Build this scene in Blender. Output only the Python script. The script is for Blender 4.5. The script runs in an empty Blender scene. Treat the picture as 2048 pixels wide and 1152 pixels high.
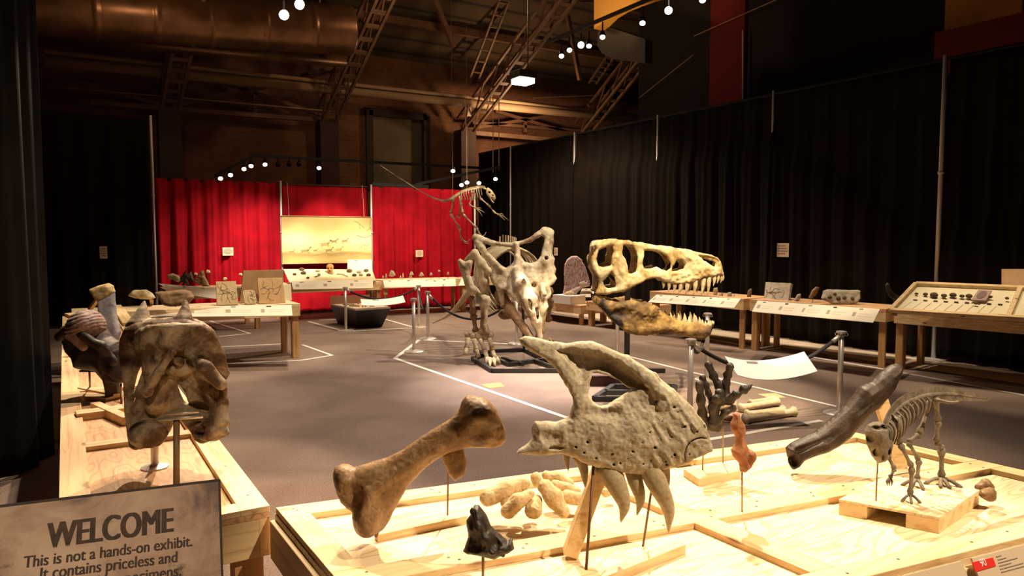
import bpy, bmesh, math, random
import numpy as np
from mathutils import Vector, Matrix
random.seed(7)
S = bpy.context.scene
COL = S.collection

# ---------------------------------------------------------------- camera
FPX, CXP, CYP = 1450.0, 1024.0, 576.0
YAW, PITCH = math.radians(31.66), math.atan(100 / 1450)
CAM = np.array([0.0, 0.0, 1.75])
FW = np.array([math.sin(YAW) * math.cos(PITCH), math.cos(YAW) * math.cos(PITCH), -math.sin(PITCH)])
RT = np.array([math.cos(YAW), -math.sin(YAW), 0.0])
UP = np.cross(RT, FW)
cam = bpy.data.cameras.new('camera')
cam.sensor_width = 36.0
cam.lens = 36.0 * FPX / 2048
cam.clip_start = 0.05
cam.clip_end = 200
cam_o = bpy.data.objects.new('camera', cam)
cam_o.matrix_world = Matrix(((RT[0], UP[0], -FW[0], CAM[0]), (RT[1], UP[1], -FW[1], CAM[1]), (RT[2], UP[2], -FW[2], CAM[2]), (0, 0, 0, 1)))
COL.objects.link(cam_o)
S.camera = cam_o

# ---------------------------------------------------------------- world and exposure
S.view_settings.view_transform = 'Standard'
S.view_settings.look = 'None'
S.view_settings.gamma = 1.0
S.view_settings.exposure = 0.0
S.view_settings.use_curve_mapping = False
w = bpy.data.worlds.new('hall_world')
S.world = w
w.use_nodes = True
w.node_tree.nodes['Background'].inputs[0].default_value = (1.0, 0.72, 0.48, 1)
w.node_tree.nodes['Background'].inputs[1].default_value = 0.005
S.cycles.max_bounces = 5
S.cycles.diffuse_bounces = 3
S.cycles.use_denoising = True
S.cycles.sample_clamp_indirect = 4.0

# ---------------------------------------------------------------- lamps of the hall (track spots under the roof, plus added fill spots)
WARM = (1.0, 0.80, 0.54)
def spot(loc, target, power, cone, blend=0.5, color=WARM, size=0.05):
    l = bpy.data.lights.new('track_or_fill_spot', 'SPOT')
    l.energy, l.color, l.spot_size, l.spot_blend, l.shadow_soft_size = power, color, math.radians(cone), blend, size
    o = bpy.data.objects.new('track_or_fill_spot', l)
    o.location = loc
    o.rotation_euler = (Vector(target) - Vector(loc)).to_track_quat('-Z', 'Y').to_euler()
    COL.objects.link(o)
    return o
# near plywood table: lamps beyond it and lamps over the viewer's right shoulder
spot((3.7, 4.1, 5.2), (2.15, 1.75, .8), 2300, 48, .4)
spot((1.3, 4.6, 5.2), (1.05, 2.0, .8), 800, 44, .4)
spot((2.8, -.8, 5.0), (1.95, 1.85, .95), 1400, 31, .4)
# long table at the left
spot((2.6, 6.6, 5.2), (.3, 3.9, .8), 1000, 44, .4, color=(1, .68, .44))
spot((-.7, -1.0, 4.4), (.05, 1.35, 1.1), 400, 14, .4)  # fill spot added to brighten the welcome sign only
spot((-.5, -.4, 4.4), (.33, 2.9, 1.25), 220, 9, .5)  # weak fill added to lift the two-horned skull out of the dark
spot((1.8, 9.0, 5.2), (.2, 5.2, .8), 1500, 40, .4, color=(1, .76, .52))
spot((1.6, 10.5, 5.2), (.25, 8.8, .8), 600, 50, .4)
# horned skeleton, and the bright pool on the carpet in front of it
spot((7.6, 6.9, 5.8), (5.55, 9.0, 1.3), 1500, 32, .4, color=(1, .87, .68))
spot((6.0, 8.6, 5.6), (4.75, 7.25, 0), 4800, 33, 1.0, color=(1, .86, .80))
# toothed skull
spot((3.6, 3.4, 5.4), (5.7, 6.5, 1.25), 2000, 30, .4)
spot((6.6, 3.6, 5.4), (6.2, 5.6, 1.0), 1300, 34, .5)
spot((5.6, 2.6, 5.2), (6.0, 5.0, .5), 1500, 16, .4)  # narrow spot added to brighten the white label on the rope
spot((5.2, 3.2, 5.4), (5.0, 3.9, 0), 900, 46, .9)  # wash added to brighten tape and carpet beyond the near table
# tables along the black drapes
for y in (3.6, 5.0, 6.8, 8.8, 12.0): spot((8.3, y, 5.3), (9.35, y + .1, .9), 420, 40, .5)
# middle table, planter and the tables under the red drapes
spot((2.6, 8.2, 5.4), (1.8, 10.9, .9), 900, 44)
spot((5.2, 11.5, 5.2), (5.1, 13.6, .2), 420, 45)
spot((3.0, 12.9, 5.6), (3.75, 16.4, 1.1), 2400, 30, .8, color=(1, .80, .64))
spot((5.2, 12.6, 5.6), (5.25, 16.3, 1.5), 2200, 26, .6)
spot((4.4, 13.2, 5.6), (7.0, 16.4, .9), 1400, 32, .8)
spot((4.4, 13.0, 5.4), (2.6, 16.4, .9), 1000, 36, .9)
# leaping skeleton and general wash on the carpet
spot((5.6, 8.6, 5.4), (6.2, 10.8, 2.7), 900, 26)
for x, y in ((1.8, 5.5), (4.2, 4.6), (7.6, 7.6), (3.2, 10.2), (7.6, 12.0)): spot((x, y, 6.0), (x + .2, y + .3, 0), 760, 80, 0.9, color=(1, .82, .70))
# unseen fill lights added so the trusses and pipes show
def roof_fill(loc, power, color=(1, .62, .34)):
    l = bpy.data.lights.new('roof_fill_light', 'POINT'); l.energy, l.color, l.shadow_soft_size = power, color, .15
    o = bpy.data.objects.new('roof_fill_light', l); o.location = loc; COL.objects.link(o)
roof_fill((7.5, 14.5, 7.2), 150); roof_fill((12.6, 19.6, 5.2), 170); roof_fill((1.5, 15.0, 6.2), 40)


# ---------------------------------------------------------------- pixel rays to points in the hall
def ray(x, y): return FW + (x - CXP) / FPX * RT - (y - CYP) / FPX * UP
def G(x, y, z=0.0):
    r = ray(x, y); return CAM + r * ((z - CAM[2]) / r[2])
def D(x, y, d): return CAM + ray(x, y) * d
def XP(x, y, X):
    r = ray(x, y); return CAM + r * (X / r[0])
def YP(x, y, Y):
    r = ray(x, y); return CAM + r * (Y / r[1])
def depth(p): return float((np.asarray(p, float) - CAM) @ FW)

# ---------------------------------------------------------------- object helpers
def props(o, label=None, cat=None, group=None, kind=None):
    if label: o['label'] = label
    if cat: o['category'] = cat
    if group: o['group'] = group
    if kind: o['kind'] = kind
    return o
def thing(name, label, cat, loc, group=None, kind=None):
    o = bpy.data.objects.new(name, None)
    o.empty_display_size = 0.1
    o.location = [float(c) for c in loc]
    COL.objects.link(o)
    return props(o, label, cat, group, kind)
def link_mesh(name, V, Fc, mat, root=None, smooth=False, bevel=0.0, at=None):
    V = np.asarray(V, float).reshape(-1, 3)
    if root is not None:
        base = np.array(root_world(root))
    elif at is not None:
        base = np.array(at, float)
    else:
        base = np.array([(V[:, 0].min() + V[:, 0].max()) / 2, (V[:, 1].min() + V[:, 1].max()) / 2, V[:, 2].min()])
    me = bpy.data.meshes.new(name)
    Vl = V - base
    if isinstance(Fc, np.ndarray) and Fc.ndim == 2:
        n, k = Fc.shape
        me.vertices.add(len(Vl)); me.vertices.foreach_set('co', Vl.astype(np.float32).ravel())
        me.loops.add(n * k); me.loops.foreach_set('vertex_index', Fc.astype(np.int32).ravel())
        me.polygons.add(n)
        me.polygons.foreach_set('loop_start', np.arange(0, n * k, k, dtype=np.int32))
        me.polygons.foreach_set('loop_total', np.full(n, k, dtype=np.int32))
        me.update(calc_edges=True)
        me.validate()
    else:
        me.from_pydata([tuple(v) for v in Vl], [], [tuple(int(i) for i in f) for f in Fc])
    if smooth:
        me.polygons.foreach_set('use_smooth', [True] * len(me.polygons))
    me.materials.append(mat)
    me.update()
    o = bpy.data.objects.new(name, me)
    COL.objects.link(o)
    if root is not None:
        o.parent = root
        rb = np.array(root_world(root))
    else:
        o.location = base
    if bevel:
        b = o.modifiers.new('bevel', 'BEVEL'); b.width = bevel; b.segments = 2; b.limit_method = 'ANGLE'
    return o
def root_world(o):
    p = np.array(o.location)
    while o.parent is not None:
        o = o.parent
        p = p + np.array(o.location)
    return p

class MB:
    def __init__(s): s.v = []; s.f = []
    def add(s, V, Fc):
        b = len(s.v)
        s.v += [tuple(map(float, p)) for p in V]
        s.f += [tuple(i + b for i in f) for f in Fc]
        return s
    def hexa(s, p):          # p: 4 bottom then 4 top corners
        return s.add(p, [(3, 2, 1, 0), (4, 5, 6, 7), (0, 1, 5, 4), (1, 2, 6, 5), (2, 3, 7, 6), (3, 0, 4, 7)])
    def box(s, c, d, rz=0.0):
        c = np.asarray(c, float); ca, sa = math.cos(rz), math.sin(rz)
        P = []
        for z in (-1, 1):
            for x, y in ((-1, -1), (1, -1), (1, 1), (-1, 1)):
                dx, dy = x * d[0] / 2, y * d[1] / 2
                P.append(c + np.array([dx * ca - dy * sa, dx * sa + dy * ca, z * d[2] / 2]))
        return s.hexa(P)
    def slab(s, quad, th):   # quad: 4 points of the top face in order, thickness straight down
        q = [np.asarray(a, float) for a in quad]
        return s.hexa([a - np.array([0, 0, th]) for a in q] + q)
    def sheet(s, quad, th, n=None):
        q = [np.asarray(a, float) for a in quad]
        if n is None: n = np.cross(q[1] - q[0], q[3] - q[0])
        n = np.asarray(n, float) / np.linalg.norm(n)
        return s.hexa([a - n * th for a in q] + q)
    def beam(s, a, b, w, h, upv=(0, 0, 1)):
        a, b = np.asarray(a, float), np.asarray(b, float)
        t = (b - a) / np.linalg.norm(b - a)
        u = np.cross(t, np.asarray(upv, float))
        if np.linalg.norm(u) < 1e-6: u = np.array([1.0, 0, 0])
        u /= np.linalg.norm(u); v = np.cross(u, t)
        P = []
        for e in (a, b):
            for i, j in ((-1, -1), (1, -1), (1, 1), (-1, 1)):
                P.append(e + u * i * w / 2 + v * j * h / 2)
        return s.hexa(P)
    def tube(s, pts, r, n=10, caps=True, flat=1.0, fdir=None):
        pts = [np.asarray(p, float) for p in pts]
        m = len(pts)
        rs = r if hasattr(r, '__len__') else [r] * m
        ref = np.array([0, 0, 1.0]) if fdir is None else np.asarray(fdir, float)
        prev = None; V = []
        for i in range(m):
            t = pts[min(i + 1, m - 1)] - pts[max(i - 1, 0)]
            t = t / (np.linalg.norm(t) + 1e-12)
            if prev is None or fdir is not None:
                u = np.cross(t, ref)
                if np.linalg.norm(u) < 1e-3: u = np.cross(t, np.array([1.0, 0.1, 0]))
            else:
                u = prev - t * (prev @ t)
            u /= np.linalg.norm(u); prev = u
            v = np.cross(t, u)
            for k in range(n):
                a = 2 * math.pi * k / n
                V.append(pts[i] + rs[i] * (u * math.cos(a) + v * math.sin(a) * flat))
        Fc = []
        for i in range(m - 1):
            for k in range(n):
                Fc.append((i * n + k, i * n + (k + 1) % n, (i + 1) * n + (k + 1) % n, (i + 1) * n + k))
        if caps:
            Fc.append(tuple(range(n - 1, -1, -1))); Fc.append(tuple((m - 1) * n + k for k in range(n)))
        return s.add(V, Fc)
    def lathe(s, c, prof, n=24):
        c = np.asarray(c, float)
        V = []; Fc = []
        for r, z in prof:
            for k in range(n):
                a = 2 * math.pi * k / n
                V.append(c + np.array([r * math.cos(a), r * math.sin(a), z]))
        for i in range(len(prof) - 1):
            for k in range(n):
                Fc.append((i * n + k, i * n + (k + 1) % n, (i + 1) * n + (k + 1) % n, (i + 1) * n + k))
        Fc.append(tuple(range(n - 1, -1, -1))); Fc.append(tuple((len(prof) - 1) * n + k for k in range(n)))
        return s.add(V, Fc)
    def ball(s, c, r, n=10, m=7):
        c = np.asarray(c, float); r = np.asarray(r if hasattr(r, '__len__') else [r] * 3, float)
        V = [c + r * np.array([0, 0, 1.0])]; Fc = []
        for i in range(1, m):
            th = math.pi * i / m
            for k in range(n):
                a = 2 * math.pi * k / n
                V.append(c + r * np.array([math.sin(th) * math.cos(a), math.sin(th) * math.sin(a), math.cos(th)]))
        V.append(c - r * np.array([0, 0, 1.0]))
        for k in range(n): Fc.append((0, 1 + k, 1 + (k + 1) % n))
        for i in range(m - 2):
            for k in range(n):
                a, b = 1 + i * n + k, 1 + i * n + (k + 1) % n
                Fc.append((a, a + n, b + n, b))
        for k in range(n): Fc.append((len(V) - 1, 1 + (m - 2) * n + (k + 1) % n, 1 + (m - 2) * n + k))
        return s.add(V, Fc)
    def build(s, name, mat, root=None, smooth=False, bevel=0.0, at=None):
        return link_mesh(name, s.v, s.f, mat, root, smooth, bevel, at)

def spline(pts, n=6):
    P = [np.asarray(p, float) for p in pts]
    P = [2 * P[0] - P[1]] + P + [2 * P[-1] - P[-2]]
    out = []
    for i in range(1, len(P) - 2):
        for k in range(n):
            t = k / n
            out.append(0.5 * ((2 * P[i]) + (P[i + 1] - P[i - 1]) * t + (2 * P[i - 1] - 5 * P[i] + 4 * P[i + 1] - P[i + 2]) * t * t + (3 * P[i] - P[i - 1] - 3 * P[i + 1] + P[i + 2]) * t ** 3))
    out.append(P[-2])
    return out

# ---------------------------------------------------------------- materials
def newmat(name):
    m = bpy.data.materials.new(name); m.use_nodes = True
    nt = m.node_tree
    return m, nt, nt.nodes['Principled BSDF']
def coords(nt, scale=(1, 1, 1)):
    tc = nt.nodes.new('ShaderNodeTexCoord'); mp = nt.nodes.new('ShaderNodeMapping')
    mp.inputs['Scale'].default_value = scale
    nt.links.new(tc.outputs['Object'], mp.inputs['Vector'])
    return mp.outputs['Vector']
def noise(nt, vec, scale, detail=4, rough=0.55, dist=0.0):
    n = nt.nodes.new('ShaderNodeTexNoise')
    n.inputs['Scale'].default_value = scale; n.inputs['Detail'].default_value = detail
    n.inputs['Roughness'].default_value = rough; n.inputs['Distortion'].default_value = dist
    nt.links.new(vec, n.inputs['Vector'])
    return n.outputs['Fac']
def ramp(nt, fac, stops):
    r = nt.nodes.new('ShaderNodeValToRGB')
    e = r.color_ramp.elements
    while len(e) < len(stops): e.new(0.5)
    for k, (p, c) in enumerate(stops):
        e[k].position = p; e[k].color = (c[0], c[1], c[2], 1)
    nt.links.new(fac, r.inputs['Fac'])
    return r.outputs['Color']
def mixc(nt, fac, a, b, mode='MIX'):
    m = nt.nodes.new('ShaderNodeMix'); m.data_type = 'RGBA'; m.blend_type = mode
    if isinstance(fac, (int, float)): m.inputs[0].default_value = fac
    else: nt.links.new(fac, m.inputs[0])
    for idx, x in ((6, a), (7, b)):
        if isinstance(x, tuple): m.inputs[idx].default_value = (x[0], x[1], x[2], 1)
        else: nt.links.new(x, m.inputs[idx])
    return m.outputs[2]
def bump(nt, bs, h, strength, dist=0.01):
    b = nt.nodes.new('ShaderNodeBump')
    b.inputs['Strength'].default_value = strength; b.inputs['Distance'].default_value = dist
    nt.links.new(h, b.inputs['Height']); nt.links.new(b.outputs['Normal'], bs.inputs['Normal'])
def plain(name, c, rough=0.6, metal=0.0, vary=0.0, vs=8.0, spec=0.5):
    m, nt, bs = newmat(name)
    bs.inputs['Roughness'].default_value = rough; bs.inputs['Metallic'].default_value = metal
    bs.inputs['Specular IOR Level'].default_value = spec
    if vary:
        f = noise(nt, coords(nt), vs, 5)
        lo = tuple(x * (1 - vary) for x in c); hi = tuple(min(1, x * (1 + vary)) for x in c)
        nt.links.new(ramp(nt, f, [(0.3, lo), (0.7, hi)]), bs.inputs['Base Color'])
    else:
        bs.inputs['Base Color'].default_value = (c[0], c[1], c[2], 1)
    return m
def fossil(name, stops, scale=14.0, rough=0.7, bstr=0.35, fine=90.0, stain=None, spec=0.35):
    m, nt, bs = newmat(name)
    v = coords(nt)
    f = noise(nt, v, scale, 6, 0.62, 0.4)
    c = ramp(nt, f, stops)
    f2 = noise(nt, v, fine, 4, 0.6)
    c = mixc(nt, 0.55, c, ramp(nt, f2, [(0.3, (0.45, 0.42, 0.40)), (0.62, (1, 1, 1))]), 'MULTIPLY')
    if stain:
        f3 = noise(nt, v, stain[1], 3, 0.6, 0.6)
        c = mixc(nt, ramp(nt, f3, [(stain[2], (0, 0, 0)), (stain[2] + 0.12, (1, 1, 1))]), c, stain[0])
    nt.links.new(c, bs.inputs['Base Color'])
    bs.inputs['Roughness'].default_value = rough
    bs.inputs['Specular IOR Level'].default_value = spec
    bump(nt, bs, f2, bstr, 0.004)
    return m
def wood(name, axis, light=(0.78, 0.56, 0.30), dark=(0.55, 0.33, 0.14), knots=True, rough=0.55, figure=0.0):
    m, nt, bs = newmat(name)
    sc = [22.0, 22.0, 22.0]; sc[axis] = 1.1
    v = coords(nt, tuple(sc))
    f = noise(nt, v, 1.6, 5, 0.55, 0.5 + figure)
    c = ramp(nt, f, [(0.30, dark), (0.5, light), (0.72, tuple(min(1, x * 1.08) for x in light))])
    if figure:
        v3 = coords(nt, tuple(1.2 if k == axis else 5.0 for k in range(3)))
        wv = nt.nodes.new('ShaderNodeTexNoise'); wv.inputs['Scale'].default_value = 1.3; wv.inputs['Detail'].default_value = 1.5
        nt.links.new(v3, wv.inputs['Vector'])
        mu = nt.nodes.new('ShaderNodeMath'); mu.operation = 'MULTIPLY'; mu.inputs[1].default_value = 16.0
        nt.links.new(wv.outputs['Fac'], mu.inputs[0])
        sn = nt.nodes.new('ShaderNodeMath'); sn.operation = 'PINGPONG'; sn.inputs[1].default_value = 0.5
        nt.links.new(mu.outputs[0], sn.inputs[0])
        c = mixc(nt, 0.6, c, ramp(nt, sn.outputs[0], [(0.0, (0.62, 0.46, 0.27)), (0.22, (1, 1, 1)), (1.0, (1, 1, 1))]), 'MULTIPLY')
    if knots:
        v2 = coords(nt, tuple(3.0 if k == axis else 9.0 for k in range(3)))
        vo = nt.nodes.new('ShaderNodeTexVoronoi'); vo.inputs['Scale'].default_value = 0.9
        nt.links.new(v2, vo.inputs['Vector'])
        c = mixc(nt, ramp(nt, vo.outputs['Distance'], [(0.05, (1, 1, 1)), (0.13, (0, 0, 0))]), c, (0.22, 0.09, 0.035))
    nt.links.new(c, bs.inputs['Base Color'])
    bs.inputs['Roughness'].default_value = rough
    bump(nt, bs, f, 0.15, 0.002)
    return m

WX = wood('pine_along_x', 0); WY = wood('pine_along_y', 1); WZ = wood('pine_along_z', 2, (.58, .33, .13), (.36, .17, .055))
PLY = wood('plywood_sheet', 0, (0.82, 0.66, 0.42), (0.70, 0.51, 0.28), knots=False, figure=1.0)
PLYY = wood('plywood_sheet_lengthwise', 1, (0.70, 0.43, 0.22), (0.52, 0.28, 0.12), knots=False, figure=1.0)
STEEL = plain('brushed_steel', (0.66, 0.60, 0.54), 0.35, 0.55)
POLE = plain('aluminium_pole', (0.62, 0.60, 0.58), 0.45, 0.3)
BLACKM = plain('black_paint', (0.02, 0.018, 0.016), 0.5)
RUST = plain('rusty_rod', (0.16, 0.075, 0.035), 0.6, 0.3)
BRASSR = plain('bronze_rod', (0.30, 0.19, 0.09), 0.45, 0.5)
PAPER = plain('white_panel_board', (0.85, 0.76, 0.60), 0.5)
CREAM = plain('cream_paper', (0.78, 0.62, 0.44), 0.7)
PRINT = plain('grey_print', (0.30, 0.24, 0.20), 0.7)
REDP = plain('red_print', (0.55, 0.06, 0.03), 0.6)
DARKP = plain('dark_print', (0.035, 0.018, 0.012), 0.7)
TAPE = plain('white_floor_tape', (0.78, 0.74, 0.66), 0.6)
VELVET = plain('black_velvet_rope', (0.018, 0.012, 0.014), 0.9)

# ---------------------------------------------------------------- the hall
def carpet_mat():
    m, nt, bs = newmat('carpet_tiles')
    v = coords(nt)
    f = noise(nt, v, 100, 4, 0.85); f2 = noise(nt, v, 1.3, 5, 0.6, 0.6)
    c = ramp(nt, f, [(0.32, (0.115, 0.080, 0.060)), (0.68, (0.385, 0.288, 0.232))])
    c = mixc(nt, 0.6, c, ramp(nt, f2, [(0.3, (0.62, 0.58, 0.56)), (0.65, (1, 1, 1))]), 'MULTIPLY')
    nt.links.new(c, bs.inputs['Base Color'])
    bs.inputs['Roughness'].default_value = 0.9; bs.inputs['Specular IOR Level'].default_value = 0.1
    bump(nt, bs, f, 0.4, 0.004)
    return m
def brick_mat():
    m, nt, bs = newmat('old_brick')
    v = coords(nt)
    # bricks run along X on a wall seen face on: swap axes so rows stack in Z
    sp = nt.nodes.new('ShaderNodeSeparateXYZ'); cb = nt.nodes.new('ShaderNodeCombineXYZ')
    nt.links.new(v, sp.inputs[0]); nt.links.new(sp.outputs[0], cb.inputs[0]); nt.links.new(sp.outputs[2], cb.inputs[1])
    br = nt.nodes.new('ShaderNodeTexBrick')
    br.inputs['Scale'].default_value = 1.0; br.inputs['Brick Width'].default_value = 0.22; br.inputs['Row Height'].default_value = 0.075
    br.inputs['Mortar Size'].default_value = 0.008
    br.inputs['Color1'].default_value = (0.30, 0.125, 0.055, 1); br.inputs['Color2'].default_value = (0.22, 0.085, 0.04, 1)
    br.inputs['Mortar'].default_value = (0.24, 0.15, 0.09, 1)
    nt.links.new(cb.outputs[0], br.inputs['Vector'])
    c = mixc(nt, 0.7, br.outputs['Color'], ramp(nt, noise(nt, v, 1.2, 5), [(0.3, (0.45, 0.42, 0.4)), (0.65, (1, 1, 1))]), 'MULTIPLY')
    nt.links.new(c, bs.inputs['Base Color']); bs.inputs['Roughness'].default_value = 0.9
    return m
def roof_mat():
    m, nt, bs = newmat('roof_boards')
    v = coords(nt)
    wv = nt.nodes.new('ShaderNodeTexWave'); wv.bands_direction = 'Y'; wv.inputs['Scale'].default_value = 0.55
    wv.inputs['Distortion'].default_value = 0.3
    nt.links.new(v, wv.inputs['Vector'])
    c = ramp(nt, wv.outputs['Fac'], [(0.0, (0.03, 0.019, 0.009)), (0.12, (0.10, 0.066, 0.03)), (1, (0.12, 0.08, 0.038))])
    c = mixc(nt, 0.8, c, ramp(nt, noise(nt, v, 0.7, 5), [(0.3, (0.5, 0.5, 0.5)), (0.65, (1, 1, 1))]), 'MULTIPLY')
    nt.links.new(c, bs.inputs['Base Color']); bs.inputs['Roughness'].default_value = 0.9
    return m
CARPET = carpet_mat(); BRICK = brick_mat(); ROOFM = roof_mat()
STEELB = plain('brown_painted_steel', (0.20, 0.10, 0.055), 0.6, 0.2, 0.3, 3)
STEELT = plain('tan_painted_steel', (0.24, 0.145, 0.08), 0.6, 0.1, 0.25, 3)
DUCTM = plain('galvanised_duct', (0.17, 0.085, 0.04), 0.36, 0.6, 0.4, 2)
REDC = plain('red_velour', (0.35, 0.004, 0.013), 0.85, 0, 0.25, 3, 0.12)
BLACKC = plain('black_velour', (0.0075, 0.0040, 0.0022), 0.9, 0, 0.25, 3, 0.1)
CHARC = plain('charcoal_velour', (0.014, 0.012, 0.010), 0.9, 0, 0.25, 3, 0.1)
LAMPGLOW = bpy.data.materials.new('lit_lamp_face'); LAMPGLOW.use_nodes = True
_b = LAMPGLOW.node_tree.nodes['Principled BSDF']
_b.inputs['Emission Color'].default_value = (1, 0.86, 0.66, 1); _b.inputs['Emission Strength'].default_value = 14

def struct(name, mb, mat, at=None, bevel=0):
    return props(mb.build(name, mat, at=at, bevel=bevel), kind='structure')
struct('floor', MB().slab([(-8, -4, 0), (18, -4, 0), (18, 24, 0), (-8, 24, 0)], 0.1), CARPET, at=(0, 0, 0))
# brick end wall with a tall opening
wb = MB()
W0, W1 = YP(738, 300, 22.0), YP(852, 300, 22.0)
zt = YP(800, 236, 22.0)[2]; zb = YP(800, 372, 22.0)[2]
wb.box(((-8 + W0[0]) / 2, 22.15, 6), (W0[0] + 8, 0.3, 12))
wb.box(((26 + W1[0]) / 2, 22.15, 6), (26 - W1[0], 0.3, 12))
wb.box(((W0[0] + W1[0]) / 2, 22.15, (12 + zt) / 2), (W1[0] - W0[0], 0.3, 12 - zt))
wb.box(((W0[0] + W1[0]) / 2, 22.15, zb / 2), (W1[0] - W0[0], 0.3, zb))
struct('wall_back', wb, BRICK)
wn = thing('window_1', 'tall blocked window opening in the brick end wall', 'window', ((W0[0] + W1[0]) / 2, 22.2, zb), kind='structure')
MB().box(((W0[0] + W1[0]) / 2, 22.24, (zt + zb) / 2), (W1[0] - W0[0], 0.06, zt - zb)).build('infill_board', plain('grey_green_board', (0.17, 0.13, 0.08), 0.8, 0, 0.25, 1), wn)
fr = MB()
for xx in (W0[0], W1[0]): fr.box((xx, 21.97, (zt + zb) / 2), (0.22, 0.14, zt - zb + 0.3))
fr.box(((W0[0] + W1[0]) / 2, 21.97, zt + 0.1), (W1[0] - W0[0], 0.14, 0.22)); fr.box(((W0[0] + W1[0]) / 2, 21.97, zb - .02), (W1[0] - W0[0], 0.14, 0.12))
fr.build('window_frame', plain('dark_timber', (0.045, 0.022, 0.012), 0.7), wn)
struct('wall_left', MB().box((-8.1, 10, 6), (0.2, 28, 12)), BRICK)
# roof rises from the end wall towards the viewer, then runs level
RS = 0.50
rf = MB()
yr = 10.0; zr0 = 7.3; zr1 = zr0 + (22.0 - yr) * RS
rf.hexa([(-8, yr, zr1), (26, yr, zr1), (26, 22.3, zr0), (-8, 22.3, zr0), (-8, yr, zr1 + .1), (26, yr, zr1 + .1), (26, 22.3, zr0 + .1), (-8, 22.3, zr0 + .1)])
rf.slab([(-8, -4, zr1 + .1), (26, -4, zr1 + .1), (26, yr, zr1 + .1), (-8, yr, zr1 + .1)], 0.1)
struct('ceiling', rf, ROOFM)
# dark upper wall behind the right-hand drapes
XR = 12.6
ye = XP(1277, 200, XR)[1]
wr = MB().box((XR + 0.15, (ye - 4) / 2, 6), (0.3, ye + 4, 12))
struct('wall_right', wr, plain('dark_upper_wall', (0.014, 0.0075, 0.004), 0.9, 0, 0.3, 0.8))
def wall_patch(n, x0, x1, y0, y1, col, off, label, cat):
    a, b = XP(x0, y1, XR - off), XP(x1, y1, XR - off)
    zlo = min(a[2], b[2]); zhi = max(XP(x0, y0, XR - off)[2], XP(x1, y0, XR - off)[2])
    o = MB().box((XR - off / 2, (a[1] + b[1]) / 2, (zlo + zhi) / 2), (off, abs(a[1] - b[1]), zhi - zlo)).build(n, col)
    return props(o, label, cat)
wall_patch('banner', 1418, 1486, -30, 205, plain('dull_red_cloth', (0.17, 0.008, 0.005), 0.9, 0, 0.2, 1), 0.06, 'narrow dull red cloth hanging high behind the black drapes', 'banner')
wall_patch('wall_panel', 1868, 2100, 66, 112, plain('oxblood_paint', (0.34, 0.035, 0.015), 0.8), 0.08, 'dark red band high on the side wall, at the far right', 'wall panel')
wall_patch('painted_board', 1890, 2044, -40, 26, plain('ochre_board', (0.60, 0.28, 0.08), 0.8, 0, 0.2, 1), 0.06, 'ochre board above the dark red band, at the far right', 'board')

# columns, roof trusses, pipes and duct
PIER = plain('dark_column_paint', (0.07, 0.035, 0.02), 0.7)
trx = []
for (x0, y0, x1, y1, lab) in ((340, 220, 385, 0, 'leftmost, over the black drape'), (660, 240, 770, 0, 'second from the left, beside the tall window opening'),
                              (939, 259, 1137, 0, 'third from the left, ending over the middle brick pier'), (1176, 264, 1275, 139, 'rightmost, dropping behind the black drapes')):
    p = YP(x0, y0, 21.0); X = p[0]; q = XP(x1, y1, X)
    sl = (q[2] - p[2]) / (p[1] - q[1])
    t = thing('roof_truss', 'sloping steel lattice roof truss, ' + lab, 'roof truss', (X, 21.0, 0), 'steel trusses under the roof')
    a = np.array([X, 21.2, p[2] - 0.1]); L = 10.5; b = np.array([X, 21.2 - L, p[2] - 0.1 + sl * L])
    nrm = np.array([0, sl, 1.0]) / math.hypot(sl, 1)
    for s in (-1, 1):
        for e in (0, 1):
            o = np.array([s * 0.2, 0, 0]) + nrm * e * 0.55
            MB().beam(a + o, b + o, 0.075, 0.075, nrm).build('chord', STEELB if e else STEELT, t)
    for k in range(24):
        c = a + (b - a) * (k + 0.5) / 24
        MB().beam(c - np.array([0.2, 0, 0]), c + np.array([0.2, 0, 0]), 0.14, 0.02, nrm).build('batten_plate', STEELT, t)
    dg = MB()
    for s in (-1, 1):
        for k in range(12):
            c0 = a + (b - a) * k / 12 + np.array([s * .2, 0, 0]); c1 = a + (b - a) * (k + 1) / 12 + np.array([s * .2, 0, 0]) + nrm * .55
            dg.beam(c0, c1, 0.04, 0.04)
    dg.build('web_diagonals', STEELB, t)
    pc = MB(); pc.box((X, 21.3, p[2] / 2), (0.55, 0.5, p[2]))
    pc.build('column', PIER, t)
    trx.append(X)
# second, steeper chords seen above the main ones
for (x0, y0, x1, y1, lab) in ((949, 156, 998, 28, 'above the middle brick pier'), (1185, 167, 1220, 115, 'at the far right, behind the track lamps')):
    p = YP(x0, y0, 21.0); X = p[0]; q = XP(x1, y1, X)
    a, b = p, p + (q - p) * 1.6
    t = thing('roof_brace', 'short steep steel lattice brace under the roof ' + lab, 'roof brace', a)
    for s in (-1, 1): MB().beam(a + np.array([s * .16, 0, 0]), b + np.array([s * .16, 0, 0]), 0.06, 0.06).build('chord', STEELT, t)
    for k in range(9):
        c = a + (b - a) * (k + .5) / 9
        MB().beam(c - np.array([.16, 0, 0]), c + np.array([.16, 0, 0]), .12, .02).build('batten_plate', STEELT, t)
def pipe(name, lab, a, b, r, mat, cat='pipe', grp=None, n=14):
    return props(MB().tube([a, (np.asarray(a) + b) / 2, b], r, n).build(name, mat, smooth=True), lab, cat, grp)
PIPET = plain('tan_pipe', (0.52, 0.36, 0.21), 0.55)
pa, pb = YP(90, 121, 20.6), YP(1500, 262, 20.6)
pipe('wall_pipe', 'thick tan pipe running along under the trusses', pa, pb, 0.14, PIPET)
pa, pb = YP(90, 103, 20.4), YP(1290, 232, 20.4)
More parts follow.
